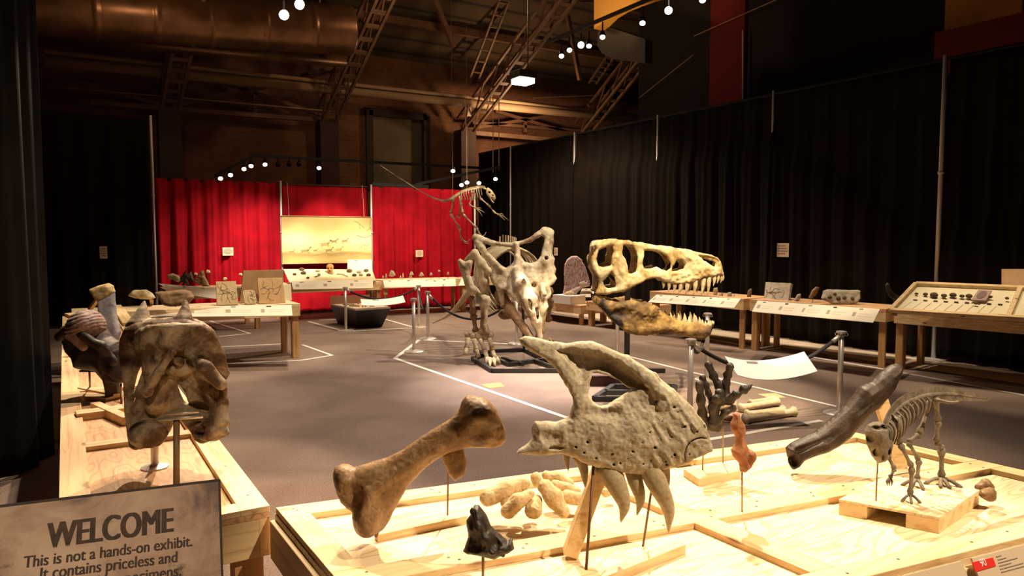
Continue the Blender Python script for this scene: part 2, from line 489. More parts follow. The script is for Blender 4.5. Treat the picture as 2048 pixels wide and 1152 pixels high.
pipe('wall_pipe', 'thin tan pipe just above the thick tan one', pa, pb, 0.055, PIPET)
pa, pb = YP(95, 172, 21.2), YP(660, 222, 21.2)
pipe('conduit', 'thin conduit strung between the two left trusses', pa, pb, 0.02, PIPET)
# horizontal tie members and cross braces on the end wall
def brace(lab, pts, wd, nm='wall_brace', Y=21.35, mat=None):
    t = MB()
    for (a, b) in pts: t.beam(YP(*a, Y), YP(*b, Y), wd, wd)
    return props(t.build(nm, mat or STEELB), lab, 'brace')
brace('crossed steel brace between the two left trusses', [((345, 212), (690, 130)), ((430, 160), (650, 232)), ((510, 185), (510, 226))], 0.10)
brace('horizontal steel tie below the crossed brace, near the black drape', [((180, 205), (650, 241))], 0.12)
brace('crossed steel brace on the brick wall right of the middle pier', [((955, 255), (1140, 225)), ((990, 222), (1160, 272)), ((1050, 235), (1050, 265)), ((945, 245), (1160, 262))], 0.10)
brace('pale horizontal tie on the bricks right of the middle pier', [((945, 266), (1130, 282))], 0.14, mat=STEELT)
brace('slanting steel strut at the far left under the duct', [((110, 150), (330, 212))], 0.10)
# two long thin struts hanging under the roof boards
for (a, b, lab) in (((870, 0), (908, 95), 'thin slanting roof strut left of the hanging bay lamp'), ((1135, 30), (1160, 160), 'thin slanting roof strut behind the track lamps')):
    p = YP(*a, 18.5); q = YP(*b, 18.5)
    props(MB().beam(p, q, 0.12, 0.12).build('roof_strut', STEELB), lab, 'roof strut')
# roof purlins
for k, (yy, lab) in enumerate(((20.2, 'lowest'), (18.2, 'second'), (16.4, 'third'), (14.6, 'fourth'), (12.8, 'highest'))):
    zz = zr0 + (22.0 - yy) * RS - 0.12
    props(MB().box((9, yy, zz), (34, 0.16, 0.22)).build('roof_purlin', STEELB), lab + ' of the long roof purlins counted up from the end wall', 'purlin', 'roof purlins')
# round corrugated duct at the top left
da, db = YP(60, 10, 17.2), YP(700, 62, 17.2)
dd = thing('air_duct', 'big round corrugated air duct at the top left', 'air duct', (da[0], 17.2, da[2]))
pts, rr = [], []
for k in range(131):
    t_ = k / 130; pts.append(da + (db - da) * t_); rr.append(0.56 + (0.018 if k % 2 else 0) + (0.03 if k % 22 == 0 else 0))
MB().tube(pts, rr, 32).build('duct_tube', DUCTM, dd, smooth=True)
sp_ = MB()
for xx in (150, 372, 640):
    p = YP(xx, 40, 17.2)
    sp_.box((p[0], 17.2, 8.4), (0.05, 0.03, 2.6))
sp_.build('hanger_strap', STEELB, dd)
pipe('steam_pipe', 'second darker pipe under the corrugated duct', YP(70, 70, 18.4), YP(690, 122, 18.4), 0.16, DUCTM)
for (x0, y0, x1, y1, lab) in ((173, 55, 256, 72, 'left'), (378, 78, 445, 92, 'middle'), (548, 95, 618, 112, 'right')):
    a, b = YP(x0, y0 + 4, 18.9), YP(x1, y1 - 2, 18.9)
    props(MB().beam(a, b, 0.1, 0.14).build('roof_plate', STEELT), lab + ' one of three short tan plates below the duct', 'plate', 'tan plates below the duct')

# curved yellow sign board high up on the right
yb = thing('hanging_sign', 'large yellow hanging board with a curved lower edge', 'hanging board', XP(1230, 20, 9.6))
P0 = [XP(x, y, 9.6) for x, y in ((1188, -60), (1188, 58), (1200, 50), (1217, 33), (1240, 19), (1262, 10), (1290, 0), (1320, -10), (1320, -60))]
V = P0 + [p + np.array([0.25, 0, 0]) for p in P0]; n_ = len(P0)
link_mesh('board', V, [tuple(range(n_)), tuple(range(2 * n_ - 1, n_ - 1, -1))] + [(i, n_ + i, n_ + (i + 1) % n_, (i + 1) % n_) for i in range(n_)], plain('yellow_board', (0.60, 0.26, 0.03), 0.7), yb)
P0 = [XP(x, y, 9.9) for x, y in ((1205, 50), (1196, 62), (1194, 90), (1203, 106), (1225, 118), (1290, 126), (1290, 78))]
V = P0 + [p + np.array([0.2, 0, 0]) for p in P0]; n_ = len(P0)
link_mesh('hood', V, [tuple(range(n_)), tuple(range(2 * n_ - 1, n_ - 1, -1))] + [(i, n_ + i, n_ + (i + 1) % n_, (i + 1) % n_) for i in range(n_)], plain('dark_hood', (0.022, 0.012, 0.005), 0.7), yb)

# bay lamp
bl = D(1046, 163, 15.5)
bt_ = thing('bay_lamp', 'lit square bay lamp hanging under the roof', 'lamp', bl)
MB().box(bl + np.array([0, 0, 0.0]), (0.36, 0.36, 0.10)).build('diffuser', LAMPGLOW, bt_)
MB().box(bl + np.array([0, 0, 0.13]), (0.44, 0.44, 0.16)).build('housing', BLACKM, bt_, bevel=0.02)
MB().tube([bl + np.array([0.12, 0, 0.2]), bl + np.array([0.12, 0, 2.5])], 0.012, 6).build('hanger', BLACKM, bt_)
spot(bl + np.array([0, 0, -0.1]), bl + np.array([0, 0.2, -4]), 900, 150, 0.6)

# ---------------------------------------------------------------- drapes on pipe frames
def drape(lab, a, b, z0, z1, mat, cat='curtain', grp=None, fold=0.05, per=0.22, seed=0, nm='curtain', hem=0.0, ga=None, gb=None):
    a, b = np.asarray(a, float), np.asarray(b, float)
    L = np.linalg.norm(b - a); t = (b - a) / L; nv = np.array([t[1], -t[0], 0])
    nu = max(30, int(L / 0.03)); nz = 28
    rg = random.Random(seed)
    ph = [rg.uniform(0, 6.28) for _ in range(6)]
    V = []
    for j in range(nz + 1):
        fz = j / nz
        for i in range(nu + 1):
            ia = 0 if ga is None else -.05 + .10 * max(0, (fz - ga) / (1 - ga)) ** .7
            ib = 0 if gb is None else -.05 + .10 * max(0, (fz - gb) / (1 - gb)) ** .7
            s = ia + i / nu * (L - ia - ib)
            amp = fold * (0.30 + 0.70 * (1 - fz)) * (0.75 + 0.25 * math.sin(0.9 * s + ph[3]))
            d = amp * (math.sin(2 * math.pi * s / per + ph[0] + 1.2 * math.sin(1.3 * s + ph[1])) + 0.5 * math.sin(2 * math.pi * s / (per * 0.43) + ph[2] + 0.6 * fz))
            zz = z0 + (z1 - z0) * fz
            if j == 0: zz += hem * (0.5 + 0.5 * math.sin(3.1 * s + ph[4]))
            gl = 1 if ga is None else ga; gr = 1 if gb is None else gb
            if ga is not None or gb is not None:
                gm = gl + (gr - gl) * i / nu
                d += .085 * min(1, max(0, (min(gm, .92) - fz) / .08))
            p = a + t * s + nv * d
            V.append((p[0], p[1], zz))
    Fc = [(j * (nu + 1) + i, j * (nu + 1) + i + 1, (j + 1) * (nu + 1) + i + 1, (j + 1) * (nu + 1) + i) for j in range(nz) for i in range(nu)]
    o = link_mesh(nm, V, Fc, mat, smooth=True)
    so = o.modifiers.new('cloth', 'SOLIDIFY'); so.thickness = 0.006
    return props(o, lab, cat, grp)
YB = 16.6
xs = [YP(310, 420, YB)[0], YP(561, 420, YB)[0], YP(741, 420, YB)[0], YP(948, 420, YB)[0]]
drape('red drape left of the painting, gathered in deep folds', (xs[0], YB, 0), (xs[1] - .03, YB, 0), 0.04, 2.98, REDC, grp=None, seed=1, fold=0.11, per=0.36)
drape('red drape behind the animal painting', (xs[1] + .05, YB + .05, 0), (xs[2] - .05, YB + .05, 0), 0.04, 2.98, REDC, seed=2, fold=0.015, per=0.4)
drape('red drape right of the painting, beside the middle column', (xs[2] + .03, YB, 0), (xs[3], YB, 0), 0.04, 2.98, REDC, seed=3, fold=0.13, per=0.42)
YL = 16.45
lx = YP(301, 330, YL)[0]
drape('tall black drape left of the red ones', (-4.5, YL, 0), (lx - .02, YL, 0), 0.05, 4.16, BLACKC, seed=4, fold=0.06, per=0.5)
drape('charcoal drape hanging at the near left edge', (-2.6, 2.5, 0), (-0.117, 6.70, 0), 0.03, 5.2, CHARC, seed=5, fold=0.07, per=0.42)
XC = 10.7
py = [XP(1890, 200, XC)[1], XP(1548, 250, XC)[1], XP(1317, 300, XC)[1], XP(1151, 290, XC)[1], XP(1029, 320, XC)[1]]
yend = XP(958, 330, XC)[1]
labs = ['black drape at the far right, right of the tall pole', 'black drape behind the shelf of slabs and claw', 'black drape above the toothed skull', 'black drape behind the sail-backed skeleton', 'black drape behind the horned skeleton', 'farthest black drape on the right, by the column']
edges = [2.2] + py + [yend]
for k in range(6):
    gg = [None, .40, .86, .82, .88, None, None]
    drape(labs[k], (XC + .012 * (k % 2), edges[k + 1] - .0, 0), (XC + .012 * (k % 2), edges[k] + .0, 0), 0.05, 4.25, BLACKC, seed=20 + k, fold=0.075, per=0.45, hem=0.05, ga=gg[k + 1], gb=gg[k])
# uprights
def upright(p, z1, lab, z0=0.0, r=0.024):
    t = thing('drape_pole', lab, 'pole', (p[0], p[1], 0), 'drape frame uprights')
    MB().tube([(p[0], p[1], z0), (p[0], p[1], z0 + (z1 - z0) * .62), (p[0], p[1], z1)], r, 12).build('tube', POLE, t, smooth=True)
    MB().box((p[0], p[1], 0.008), (0.4, 0.4, 0.016)).build('base_plate', POLE, t)
    MB().tube([(p[0], p[1], z0 + (z1 - z0) * .62 - .02), (p[0], p[1], z0 + (z1 - z0) * .62 + .02)], r * 1.35, 12).build('collar', POLE, t, smooth=True)
    return t
upright((xs[1], YB - .05), 3.02, 'silver upright along the left edge of the painting')
upright((xs[2], YB - .05), 3.02, 'silver upright along the right edge of the painting')
upright((xs[0] - .12, YB - .1), 3.05, 'silver upright at the left end of the red drapes', r=.014)
upright((YP(945, 420, YB)[0], YB - .12), 2.9, 'silver upright under the leaping skeleton')
upright((lx + .02, YL - .12), 4.2, 'tall thin upright at the edge of the tall black drape')
plab = ['thick pale upright at the far right on the black drapes', 'upright between the black drapes above the slab with lumps', 'upright between the black drapes above the toothed skull', 'upright between the black drapes left of the toothed skull', 'upright between the black drapes right of the leaping skeleton']
for k in range(5):
    upright((XC + (-.13 if k == 4 else -.03), py[k]), 4.32, plab[k], r=0.032 if k == 0 else 0.022)
props(MB().tube([(XC, 2.2, 4.27), (XC, yend, 4.27)], 0.025, 10).build('drape_rail', plain('matt_black', (.006, .004, .003), .9), smooth=True), 'dark rail along the top of the black drapes on the right', 'rail')
props(MB().tube([(xs[0], YB + .03, 2.965), (xs[3], YB + .03, 2.965)], 0.015, 10).build('drape_rail', BLACKM, smooth=True), 'rail along the top of the red drapes', 'rail')

# notices pinned to the drapes
def notice(c, u, wd, ht, lab, nrm):
    c = np.asarray(c, float); u = np.asarray(u, float); nrm = np.asarray(nrm, float)
    t = thing('notice', lab, 'notice', c, 'paper notices pinned to the drapes')
    z = np.array([0, 0, 1.0])
    MB().sheet([c - u * wd / 2 - z * ht / 2, c + u * wd / 2 - z * ht / 2, c + u * wd / 2 + z * ht / 2, c - u * wd / 2 + z * ht / 2], 0.004, nrm).build('paper', CREAM, t)
    for k, ln in enumerate((0.55, 0.75, 0.85, 0.5)):
        zz = ht * (0.30 - 0.19 * k); cc = c + nrm * 0.002 + z * zz
        MB().sheet([cc - u * wd * ln / 2 - z * ht * .045, cc + u * wd * ln / 2 - z * ht * .045, cc + u * wd * ln / 2 + z * ht * .045, cc - u * wd * ln / 2 + z * ht * .045], 0.001, nrm).build('print_line', PRINT, t)
notice(YP(456, 503, YB - .09), (1, 0, 0), 0.22, 0.175, 'small cream notice on the red drape left of the painting', (0, -1, 0))
notice(YP(839, 507, YB - .09), (1, 0, 0), 0.20, 0.165, 'small cream notice on the red drape right of the painting', (0, -1, 0))
notice(YP(207, 505, YL - .07), (1, 0, 0), 0.13, 0.24, 'narrow cream notice on the tall black drape', (0, -1, 0))
notice(XP(1563, 500, XC - .08), (0, -1, 0), 0.30, 0.24, 'cream notice on the black drape above the slabs', (-1, 0, 0))
notice(XP(1109, 503, XC - .08), (0, -1, 0), 0.28, 0.20, 'cream notice half hidden by the horned frill', (-1, 0, 0))

# ---------------------------------------------------------------- floor tape
def tape(lab, pts, wd=0.05, z=0.003):
    P = [G(x, y) if len(pt) == 2 else None for pt in pts for x, y in [pt]]
    V, Fc = [], []
    for i in range(len(P) - 1):
        t = P[i + 1] - P[i]; t /= np.linalg.norm(t); nn = np.array([-t[1], t[0], 0]) * wd / 2
        a, b = P[i] - t * wd * .3, P[i + 1] + t * wd * .3
        k = len(V); zz = z + 0.0008 * (i % 3)
        for e in (a - nn, b - nn, b + nn, a + nn): V.append((e[0], e[1], 0.0005))
        for e in (a - nn, b - nn, b + nn, a + nn): V.append((e[0], e[1], zz))
        Fc += [tuple(x + k for x in f) for f in [(3, 2, 1, 0), (4, 5, 6, 7), (0, 1, 5, 4), (1, 2, 6, 5), (2, 3, 7, 6), (3, 0, 4, 7)]]
    return props(link_mesh('floor_tape', V, Fc, TAPE), lab, 'floor tape', 'white tape lines on the carpet')
tape('white tape line around the horned skeleton and toothed skull, bending on the left', [(1020, 688), (838, 680), (790, 717), (1142, 839), (1300, 905)], 0.06)
tape('white tape line on the carpet behind the toothed skull stand', [(1230, 706), (1385, 745), (1680, 815), (1720, 826)], 0.05)
tape('long white tape line in front of the tables on the right', [(1040, 612), (1210, 640), (1500, 693), (1786, 742), (2100, 800)], 0.05)
tape('white tape line near the far edge of the near table', [(1380, 885), (1425, 878), (1640, 842)], 0.06)
tape('white tape rectangle under the dark planter box', [(617, 643), (690, 663), (832, 656), (760, 636), (640, 640)], 0.06)
tape('white tape outline around the middle table', [(432, 728), (600, 721), (664, 711), (605, 690)], 0.05)
tape('white tape triangle behind the middle table', [(420, 642), (500, 667), (440, 673)], 0.05)
tape('short white tape line left of the middle table', [(436, 694), (562, 688)], 0.05)
tape('white tape line at the foot of the red drapes', [(440, 634), (600, 626), (700, 622)], 0.05)
props(MB().slab([G(962, 769, .004), G(1000, 765, .004), G(1009, 773, .004), G(978, 776, .004)], 0.0035).build('floor_sticker', plain('yellow_tape', (0.62, 0.45, 0.10), 0.6)), 'small yellow sticker on the carpet inside the taped area', 'sticker')
props(MB().slab([G(1515, 788, .004), G(1552, 786, .004), G(1572, 795, .004), G(1535, 795, .004)], 0.0035).build('floor_sticker', plain('tan_tape', (0.62, 0.42, 0.22), 0.6)), 'tan sticker on the carpet by the floor bones', 'sticker')
# pale edge of bare floor along the right-hand drapes
props(MB().slab([(9.75, 1.5, .003), (10.55, 1.5, .003), (10.55, 14, .003), (9.75, 14, .003)], .0025).build('floor_strip', plain('pale_vinyl_strip', (0.74, 0.59, 0.43), 0.6, 0, 0.2, 2)), 'pale strip of bare floor along the black drapes', 'floor strip')

# ---------------------------------------------------------------- track lighting
def track_lamp(p, aim, lab, lit=True, r=0.06, grp=None):
    p = np.asarray(p, float); d = np.asarray(aim, float) - p; d /= np.linalg.norm(d)
    t = thing('track_lamp', lab, 'track lamp', p, grp)
    MB().tube([p - d * .16, p - d * .1, p], [r * .6, r * .95, r], 14).build('housing', BLACKM, t, smooth=True)
    MB().tube([p + d * .002, p + d * .006], r * .9, 14).build('lens', LAMPGLOW if lit else BLACKM, t)
    MB().tube([p - d * .08, p - d * .08 + np.array([0, 0, .2])], .012, 6).build('yoke', BLACKM, t)
    return t
def to_cam(p, k=1.0): return p + (CAM - p) / np.linalg.norm(CAM - p) + np.array([0, 0, -0.6 * k])
TR1 = 'lamps on the track at upper right'
XT = 7.6
for (x, y, k, lit, lab) in ((1123, 112, .8, True, 'track lamp at upper right, left end of its track'), (1139, 100, .7, True, 'second track lamp from the left end of the upper right track'),
                       (1162, 90, .0, True, 'glaring track lamp left of the yellow board'), (1178, 92, 1.2, True, 'turned-away track lamp just right of the glaring one'), (1205, 74, .9, True, 'track lamp in front of the dark curved hood'),
                       (1285, 46, 1.0, True, 'track lamp at the edge of the dark upper wall'), (1337, 21, .0, True, 'glaring track lamp against the dark upper wall'), (1405, 0, .8, True, 'track lamp at the top edge of the view, right')):
    p = XP(x, y, XT); track_lamp(p, to_cam(p, k * 1.5), lab, lit, 0.062 if k < .5 else .048, TR1)
a, b = XP(1095, 98, XT), XP(1420, -35, XT)
props(MB().beam(a + np.array([0, 0, .12]), b + np.array([0, 0, .12]), .05, .05).build('light_track', BLACKM), 'black lighting track at upper right', 'light track')
for (x, y, lab) in ((568, 30, 'glaring track lamp at upper left over the duct, lower of two'), (599, 9, 'glaring track lamp at upper left over the duct, upper of two')):
    p = D(x, y, 10.2); track_lamp(p, to_cam(p, 0), lab, True, 0.075)
TR2 = 'lamps on the far track over the red drapes'
YT = 19.4
for (x, y, lit, lab) in ((441, 357, True, 'far track lamp nearest the left bend, first'), (461, 350, True, 'far track lamp, second from the left'), (488, 338, True, 'far track lamp, third from the left'), (502, 332, True, 'far track lamp, fourth from the left'), (530, 329, True, 'bright far track lamp above the left red drape'),
                    (556, 331, False, 'unlit far track lamp, left of three unlit'), (578, 330, False, 'unlit far track lamp, middle of three unlit'), (598, 330, False, 'unlit far track lamp, right of three unlit'), (638, 336, True, 'far track lamp above the painting, alone'),
                    (906, 342, True, 'far track lamp by the middle column, left'), (923, 370, True, 'far track lamp just over the leaping skeleton, left'), (934, 365, True, 'far track lamp just over the leaping skeleton, second'), (958, 366, True, 'far track lamp over the leaping skeleton, third'), (991, 358, True, 'far track lamp right of the leaping skeleton')):
    p = YP(x, y, YT) if x < 700 else YP(x, y, 17.6)
    track_lamp(p, to_cam(p, 1.3), lab, lit, 0.062, TR2)
tk = MB(); tk.beam(YP(430, 352, YT), YP(508, 311, YT), .07, .07); tk.beam(YP(508, 311, YT), YP(960, 336, YT), .07, .07)
props(tk.build('light_track', BLACKM), 'far black lighting track, bent at its left end', 'light track')
tk = MB(); tk.beam(YP(744, 368, 17.6), YP(856, 374, 17.6), .09, .09); tk.beam(YP(830, 369, 17.6), YP(1000, 334, 17.6), .07, .07)
props(tk.build('light_track', BLACKM), 'black lighting track over the right red drape', 'light track')
for (x0, y0, x1, y1, Y, lab) in ((986, 195, 986, 345, 17.6, 'thin hanging wire left of two over the leaping skeleton'), (998, 190, 998, 340, 17.6, 'thin hanging wire right of two over the leaping skeleton'),
                            (930, 200, 934, 360, 17.6, 'thin wire beside the middle column'), (1210, 190, 1066, 196, 17.0, 'pale cable slung right of the bay lamp')):
    props(MB().tube([YP(x0, y0, Y), YP(x1, y1, Y)], .012, 6).build('hanging_wire', PIPET), lab, 'wire')

for (x0, y0, x1, y1, lab) in ((1388, 72, 1560, -4, 'thin pale cable running up across the dull red cloth'), (1278, 196, 1386, 110, 'thin pale cable on the dark upper wall left of the dull red cloth')):
    props(MB().tube([XP(x0, y0, XR - .12), XP(x1, y1, XR - .12)], .010, 6).build('wall_cable', PIPET), lab, 'cable')
props(MB().beam(XP(1486, 60, XR - .14), XP(1486, 200, XR - .14), .03, .03).build('conduit', PIPET), 'thin upright conduit along the right edge of the dull red cloth', 'pipe')
pc_ = YP(938, 222, 21.0)
props(MB().box(pc_, (.17, .02, .34)).build('wall_plate', CREAM), 'small pale plate on the middle column below the trusses', 'plate')
yc = XP(1225, 10, 9.6)
spot(yc + np.array([-1.6, -.6, -1.2]), yc, 160, 60, .8, color=(1, .78, .40))  # extra spot added to brighten the yellow board, no fixture here

# ---------------------------------------------------------------- tables of pine framing
def table(name, lab, A, B, wdir, wid, z, grp=None, th=0.05, apron=0.13, legw=0.09, top=None, mats=None, legs=True, mid=False):
    A, B = np.array([A[0], A[1], 0.0]), np.array([B[0], B[1], 0.0]); wv = np.array([wdir[0], wdir[1], 0.0]) * wid
    t = thing(name, lab, 'table', (A + B + wv) / 2, grp)
    u = (B - A) / np.linalg.norm(B - A); wn = wv / wid
    zt = np.array([0, 0, z])
    along_x = abs(u[0]) > abs(u[1])
    mu, mw = (WX, WY) if along_x else (WY, WX)
    MB().slab([A + zt, B + zt, B + wv + zt, A + wv + zt], th).build('tabletop', top or (PLY if along_x else PLYY), t, bevel=.003)
    zc = np.array([0, 0, z - th - apron / 2])
    for a, b, m in ((A + wn * .02, B + wn * .02, mu), (A + wv - wn * .02, B + wv - wn * .02, mu), (A + u * .02, A + u * .02 + wv, mw), (B - u * .02, B - u * .02 + wv, mw)):
        MB().beam(a + zc, b + zc, .038, apron).build('apron_board', m, t, bevel=.003)
    if legs:
        for e, s in ((A, 1), (B, -1)):
            for o, q in ((wn * .06, 1), (wv - wn * .06, -1)):
                c = e + u * s * .06 + o
                MB().beam(c + np.array([0, 0, 0.0]), c + np.array([0, 0, z - th]), legw, .038, wn).beam(c + wn * q * .04 + u * s * .03, c + wn * q * .04 + u * s * .03 + np.array([0, 0, z - th]), .038, legw, wn).build('leg', WZ, t, bevel=.003)
    return t
ROW = 'pine tables along the black drapes'
table('display_table', 'pine table carrying the tilted specimen case, far right', (9.36, 5.50), (9.70, 3.0), (1, 0.13), .80, .80, ROW)
table('display_table', 'pine table carrying the slab with lumps and the dark claw', (9.04, 7.62), (9.34, 5.60), (1, 0.13), .75, .80, ROW)
table('display_table', 'pine table behind the open jaws of the toothed skull', (8.92, 9.75), (9.02, 7.72), (1, 0.05), .75, .80, ROW)
table('display_table', 'pine table just right of the sail-backed skeleton', (8.80, 11.46), (8.93, 9.95), (1, 0.05), .75, .50, ROW)
table('display_table', 'pine table under the sail-backed skeleton', (8.62, 13.6), (8.76, 11.58), (1, 0.05), .75, .40, ROW)
table('display_table', 'pine table of engraved plaques in the middle left', (0.05, 10.62), (2.89, 10.55), (0, 1), .78, .80)
table('display_table', 'small pine table with dark spiny fossils by the red drape', (1.55, 14.5), (3.2, 14.4), (0, 1), 1.1, .80)
T1 = table('display_table', 'pine table under the painting, carrying a tilted tray', (3.85, 15.3), (5.98, 15.2), (0, 1), .8, .78)
table('display_table', 'pine table with a row of small fossils under the right red drape', (6.06, 15.3), (8.1, 15.15), (0, 1), .7, .80)
table('display_table', 'pine table half hidden behind the horned skeleton', (8.2, 15.1), (9.3, 15.0), (0, 1), .7, .80)

# --- the two big tables in the foreground
def bil(c, s, t): return c[0] * (1 - s) * (1 - t) + c[1] * s * (1 - t) + c[2] * s * t + c[3] * (1 - s) * t
NT = [np.array(p, float) for p in ((.60, 2.57, .778), (3.27, 2.12, .778), (3.35, .94, .778), (.62, 1.35, .778))]
def nt(s, t, dz=0.0): return bil(NT, s, t) + np.array([0, 0, dz])
tb = thing('display_table', 'near plywood table with raised pine strips, full of mounted bones', 'table', (1.9, 1.8, 0))
RIM = 0.022
def strip(root, q, mat, nm='rim_strip', th=RIM):
    MB().slab([p + np.array([0, 0, RIM]) for p in q], th).build(nm, mat, root, bevel=.002)
for (s0, s1, t0, t1) in ((0, .43, 0, .53), (.43, 1, 0, .53), (0, .43, .53, 1), (.43, 1, .53, 1)):
    MB().slab([nt(s0, t1), nt(s1, t1), nt(s1, t0), nt(s0, t0)], .02).build('plywood_panel', PLY, tb)
sw = .034
def st_(s0, s1, t0, t1, m): strip(tb, [nt(s0, t1), nt(s1, t1), nt(s1, t0), nt(s0, t0)], m)
st_(.001, .999, .0, .085, WX); st_(.001, .999, .485, .57, WX); st_(.001, .999, .93, .999, WX)
for (a, b) in ((.086, .484), (.571, .929)):
    st_(.001, sw, a, b, WY); st_(.425, .425 + sw, a, b, WY); st_(1 - sw, .999, a, b, WY)
for (a, b, m) in ((nt(0, 1, -.09), nt(1, 1, -.09), WX), (nt(0, 0, -.09), nt(1, 0, -.09), WX), (nt(0, 0, -.09), nt(0, 1, -.09), WY), (nt(1, 0, -.09), nt(1, 1, -.09), WY)):
    MB().beam(a, b, .038, .138).build('apron_board', m, tb, bevel=.003)
for (s, t) in ((.03, .06), (.97, .06), (.03, .94), (.97, .94)):
    c = nt(s, t); MB().box((c[0], c[1], .39), (.09, .09, .78)).build('leg', WZ, tb, bevel=.003)
rs = random.Random(3)
SCREW = plain('screw_head', (0.10, 0.07, 0.045), 0.5, 0.4)
k_ = 0
for t in (.03, .055, .51, .545, .965):
    for s in np.linspace(.03, .97, 12):
        c = nt(s + rs.uniform(-.02, .02), t + rs.uniform(-.008, .008), RIM)
        MB().lathe(c, [(.0048, 0), (.0048, .0008), (.003, .0012)], 8).build('screw', SCREW, tb); k_ += 1

lt = thing('display_table', 'long plywood table running into the room at left, under the dark skulls', 'table', (.28, 6.5, 0))
LY0, LY1, LX0, LX1 = 2.60, 10.35, -.05, .59
LZ = .778
for (a, b) in ((2.60, 4.9), (4.9, 7.3), (7.3, 10.35)):
    MB().slab([(LX0, a, LZ), (LX1, a, LZ), (LX1, b, LZ), (LX0, b, LZ)], .02).build('plywood_panel', PLYY, lt)
for (x0, x1) in ((LX0, LX0 + .10), (LX1 - .10, LX1)):
    strip(lt, [np.array(p) for p in ((x0, LY0, LZ), (x1, LY0, LZ), (x1, LY1, LZ), (x0, LY1, LZ))], WY)
for y in (LY0, 3.78, 5.2, 7.3, LY1 - .09):
    strip(lt, [np.array(p) for p in ((LX0 + .10, y, LZ), (LX1 - .10, y, LZ), (LX1 - .10, y + .085, LZ), (LX0 + .10, y + .085, LZ))], WX)
for (a, b, m) in (((LX0, LY0 + .02, LZ - .09), (LX1, LY0 + .02, LZ - .09), WX), ((LX0 + .02, LY0, LZ - .09), (LX0 + .02, LY1, LZ - .09), WY), ((LX1 - .02, LY0, LZ - .09), (LX1 - .02, LY1, LZ - .09), WY), ((LX0, LY1 - .02, LZ - .09), (LX1, LY1 - .02, LZ - .09), WX)):
    MB().beam(a, b, .038, .138).build('apron_board', m, lt, bevel=.003)
for x in (LX0 + .08, LX1 - .07):
    for y in (LY0 + .07, 5.0, 7.4, LY1 - .07):
        MB().box((x, y, .39), (.10, .09, .78)).build('leg', WZ, lt, bevel=.003)
for y in np.linspace(2.75, 8, 14):
    c = np.array([LX1 - .05 + rs.uniform(-.02, .02), y, LZ + RIM])
    MB().lathe(c, [(.005, 0), (.005, .0008), (.003, .0012)], 8).build('screw', SCREW, lt)

# --- sloping label boards along the table fronts
def label_board(lab, TL, TR, BR, BL, grp='sloping label boards on the tables', prints=5, seed=0, cols=(0, 1), rootname='label_board', mat=None, sag=0.0):
    P = [np.asarray(p, float) for p in (BL, BR, TR, TL)]
    t = thing(rootname, lab, 'label board', (P[0] + P[1] + P[2] + P[3]) / 4, grp)
    n = np.cross(P[1] - P[0], P[3] - P[0]); n /= np.linalg.norm(n)
    if (CAM - P[0]) @ n < 0: n = -n
    NU = 14
    def pt(s, v):
        return P[0] * (1 - s) * (1 - v) + P[1] * s * (1 - v) + P[2] * s * v + P[3] * (1 - s) * v - n * sag * 4 * s * (1 - s)
    V = []; Fc = []
    for off in (0, -.006):
        for v in (0, .5, 1):
            for i in range(NU + 1): V.append(pt(i / NU, v) + n * off)
    w_ = NU + 1
    for o in (0, 3 * w_):
        for j in range(2):
            for i in range(NU): Fc.append((o + j * w_ + i, o + j * w_ + i + 1, o + (j + 1) * w_ + i + 1, o + (j + 1) * w_ + i))
    for i in range(NU):
        Fc.append((i, i + 1, 3 * w_ + i + 1, 3 * w_ + i)); Fc.append((2 * w_ + i, 2 * w_ + i + 1, 5 * w_ + i + 1, 5 * w_ + i))
    for j in range(2):
        for i in (0, NU): Fc.append((j * w_ + i, (j + 1) * w_ + i, 3 * w_ + (j + 1) * w_ + i, 3 * w_ + j * w_ + i))
    link_mesh('board', V, Fc, mat or PAPER, t, smooth=False)
    rg = random.Random(seed)
    def patch(nm, s0, s1, v0, v1, m):
        q = []
        for (a, b) in ((s0, v0), (s1, v0), (s1, v1), (s0, v1)): q.append(pt(a, b) + n * .0025)
        MB().sheet(q, .002, n).build(nm, m, t)
    for k in range(prints):
        s0 = (k + .08) / prints; ds = 1 / prints
        if cols[0]: patch('number_tag', s0, s0 + ds * .18, .80, .92, REDP)
        patch('heading_tag', s0 + ds * .2, s0 + ds * .34, .82, .92, DARKP if k % 2 else PRINT)
        if cols[1]: 
            for q in range(2): patch('print_line', s0 + ds * .25, s0 + ds * rg.uniform(.6, .8), .34 + .18 * q, .37 + .18 * q, CREAM)
            pa = s0 + ds * .04
            patch('small_picture', pa, pa + ds * rg.uniform(.08, .16), .32, .62, plain('picture_tone', (.42, .33, .22), .6))
    return t
def gz(x, y, z): return G(x, y, z)
label_board('cream sloping label board under the slab with lumps', gz(1515, 601, .82), gz(1760, 618, .82), gz(1746, 645, .70), gz(1504, 623, .70), seed=1)
label_board('cream sloping label board behind the lower jaw of the toothed skull', gz(1313, 589, .82), gz(1482, 597, .82), gz(1468, 616, .70), gz(1296, 604, .70), seed=2)
label_board('small cream label board right of the sail-backed skeleton', gz(1164, 577, .70), gz(1190, 577, .70), gz(1186, 594, .54), gz(1156, 594, .54), prints=1, seed=3, cols=(0, 0))
label_board('white sloping label board below the engraved plaques', gz(300, 613, .80), gz(583, 610, .82), gz(585, 631, .72), gz(300, 634, .72), prints=4, seed=4, cols=(0, 1))
label_board('white sloping label board under the dark spiny fossils', gz(316, 567, .86), gz(432, 577, .84), gz(434, 598, .74), gz(352, 586, .74), prints=3, seed=5, cols=(0, 0))
label_board('white sloping label board under the tray with the small orange skull', YP(583, 563, 15.15), YP(746, 559, 15.1), YP(746, 576, 15.0), YP(586, 579, 15.05), prints=3, seed=6, cols=(0, 1))
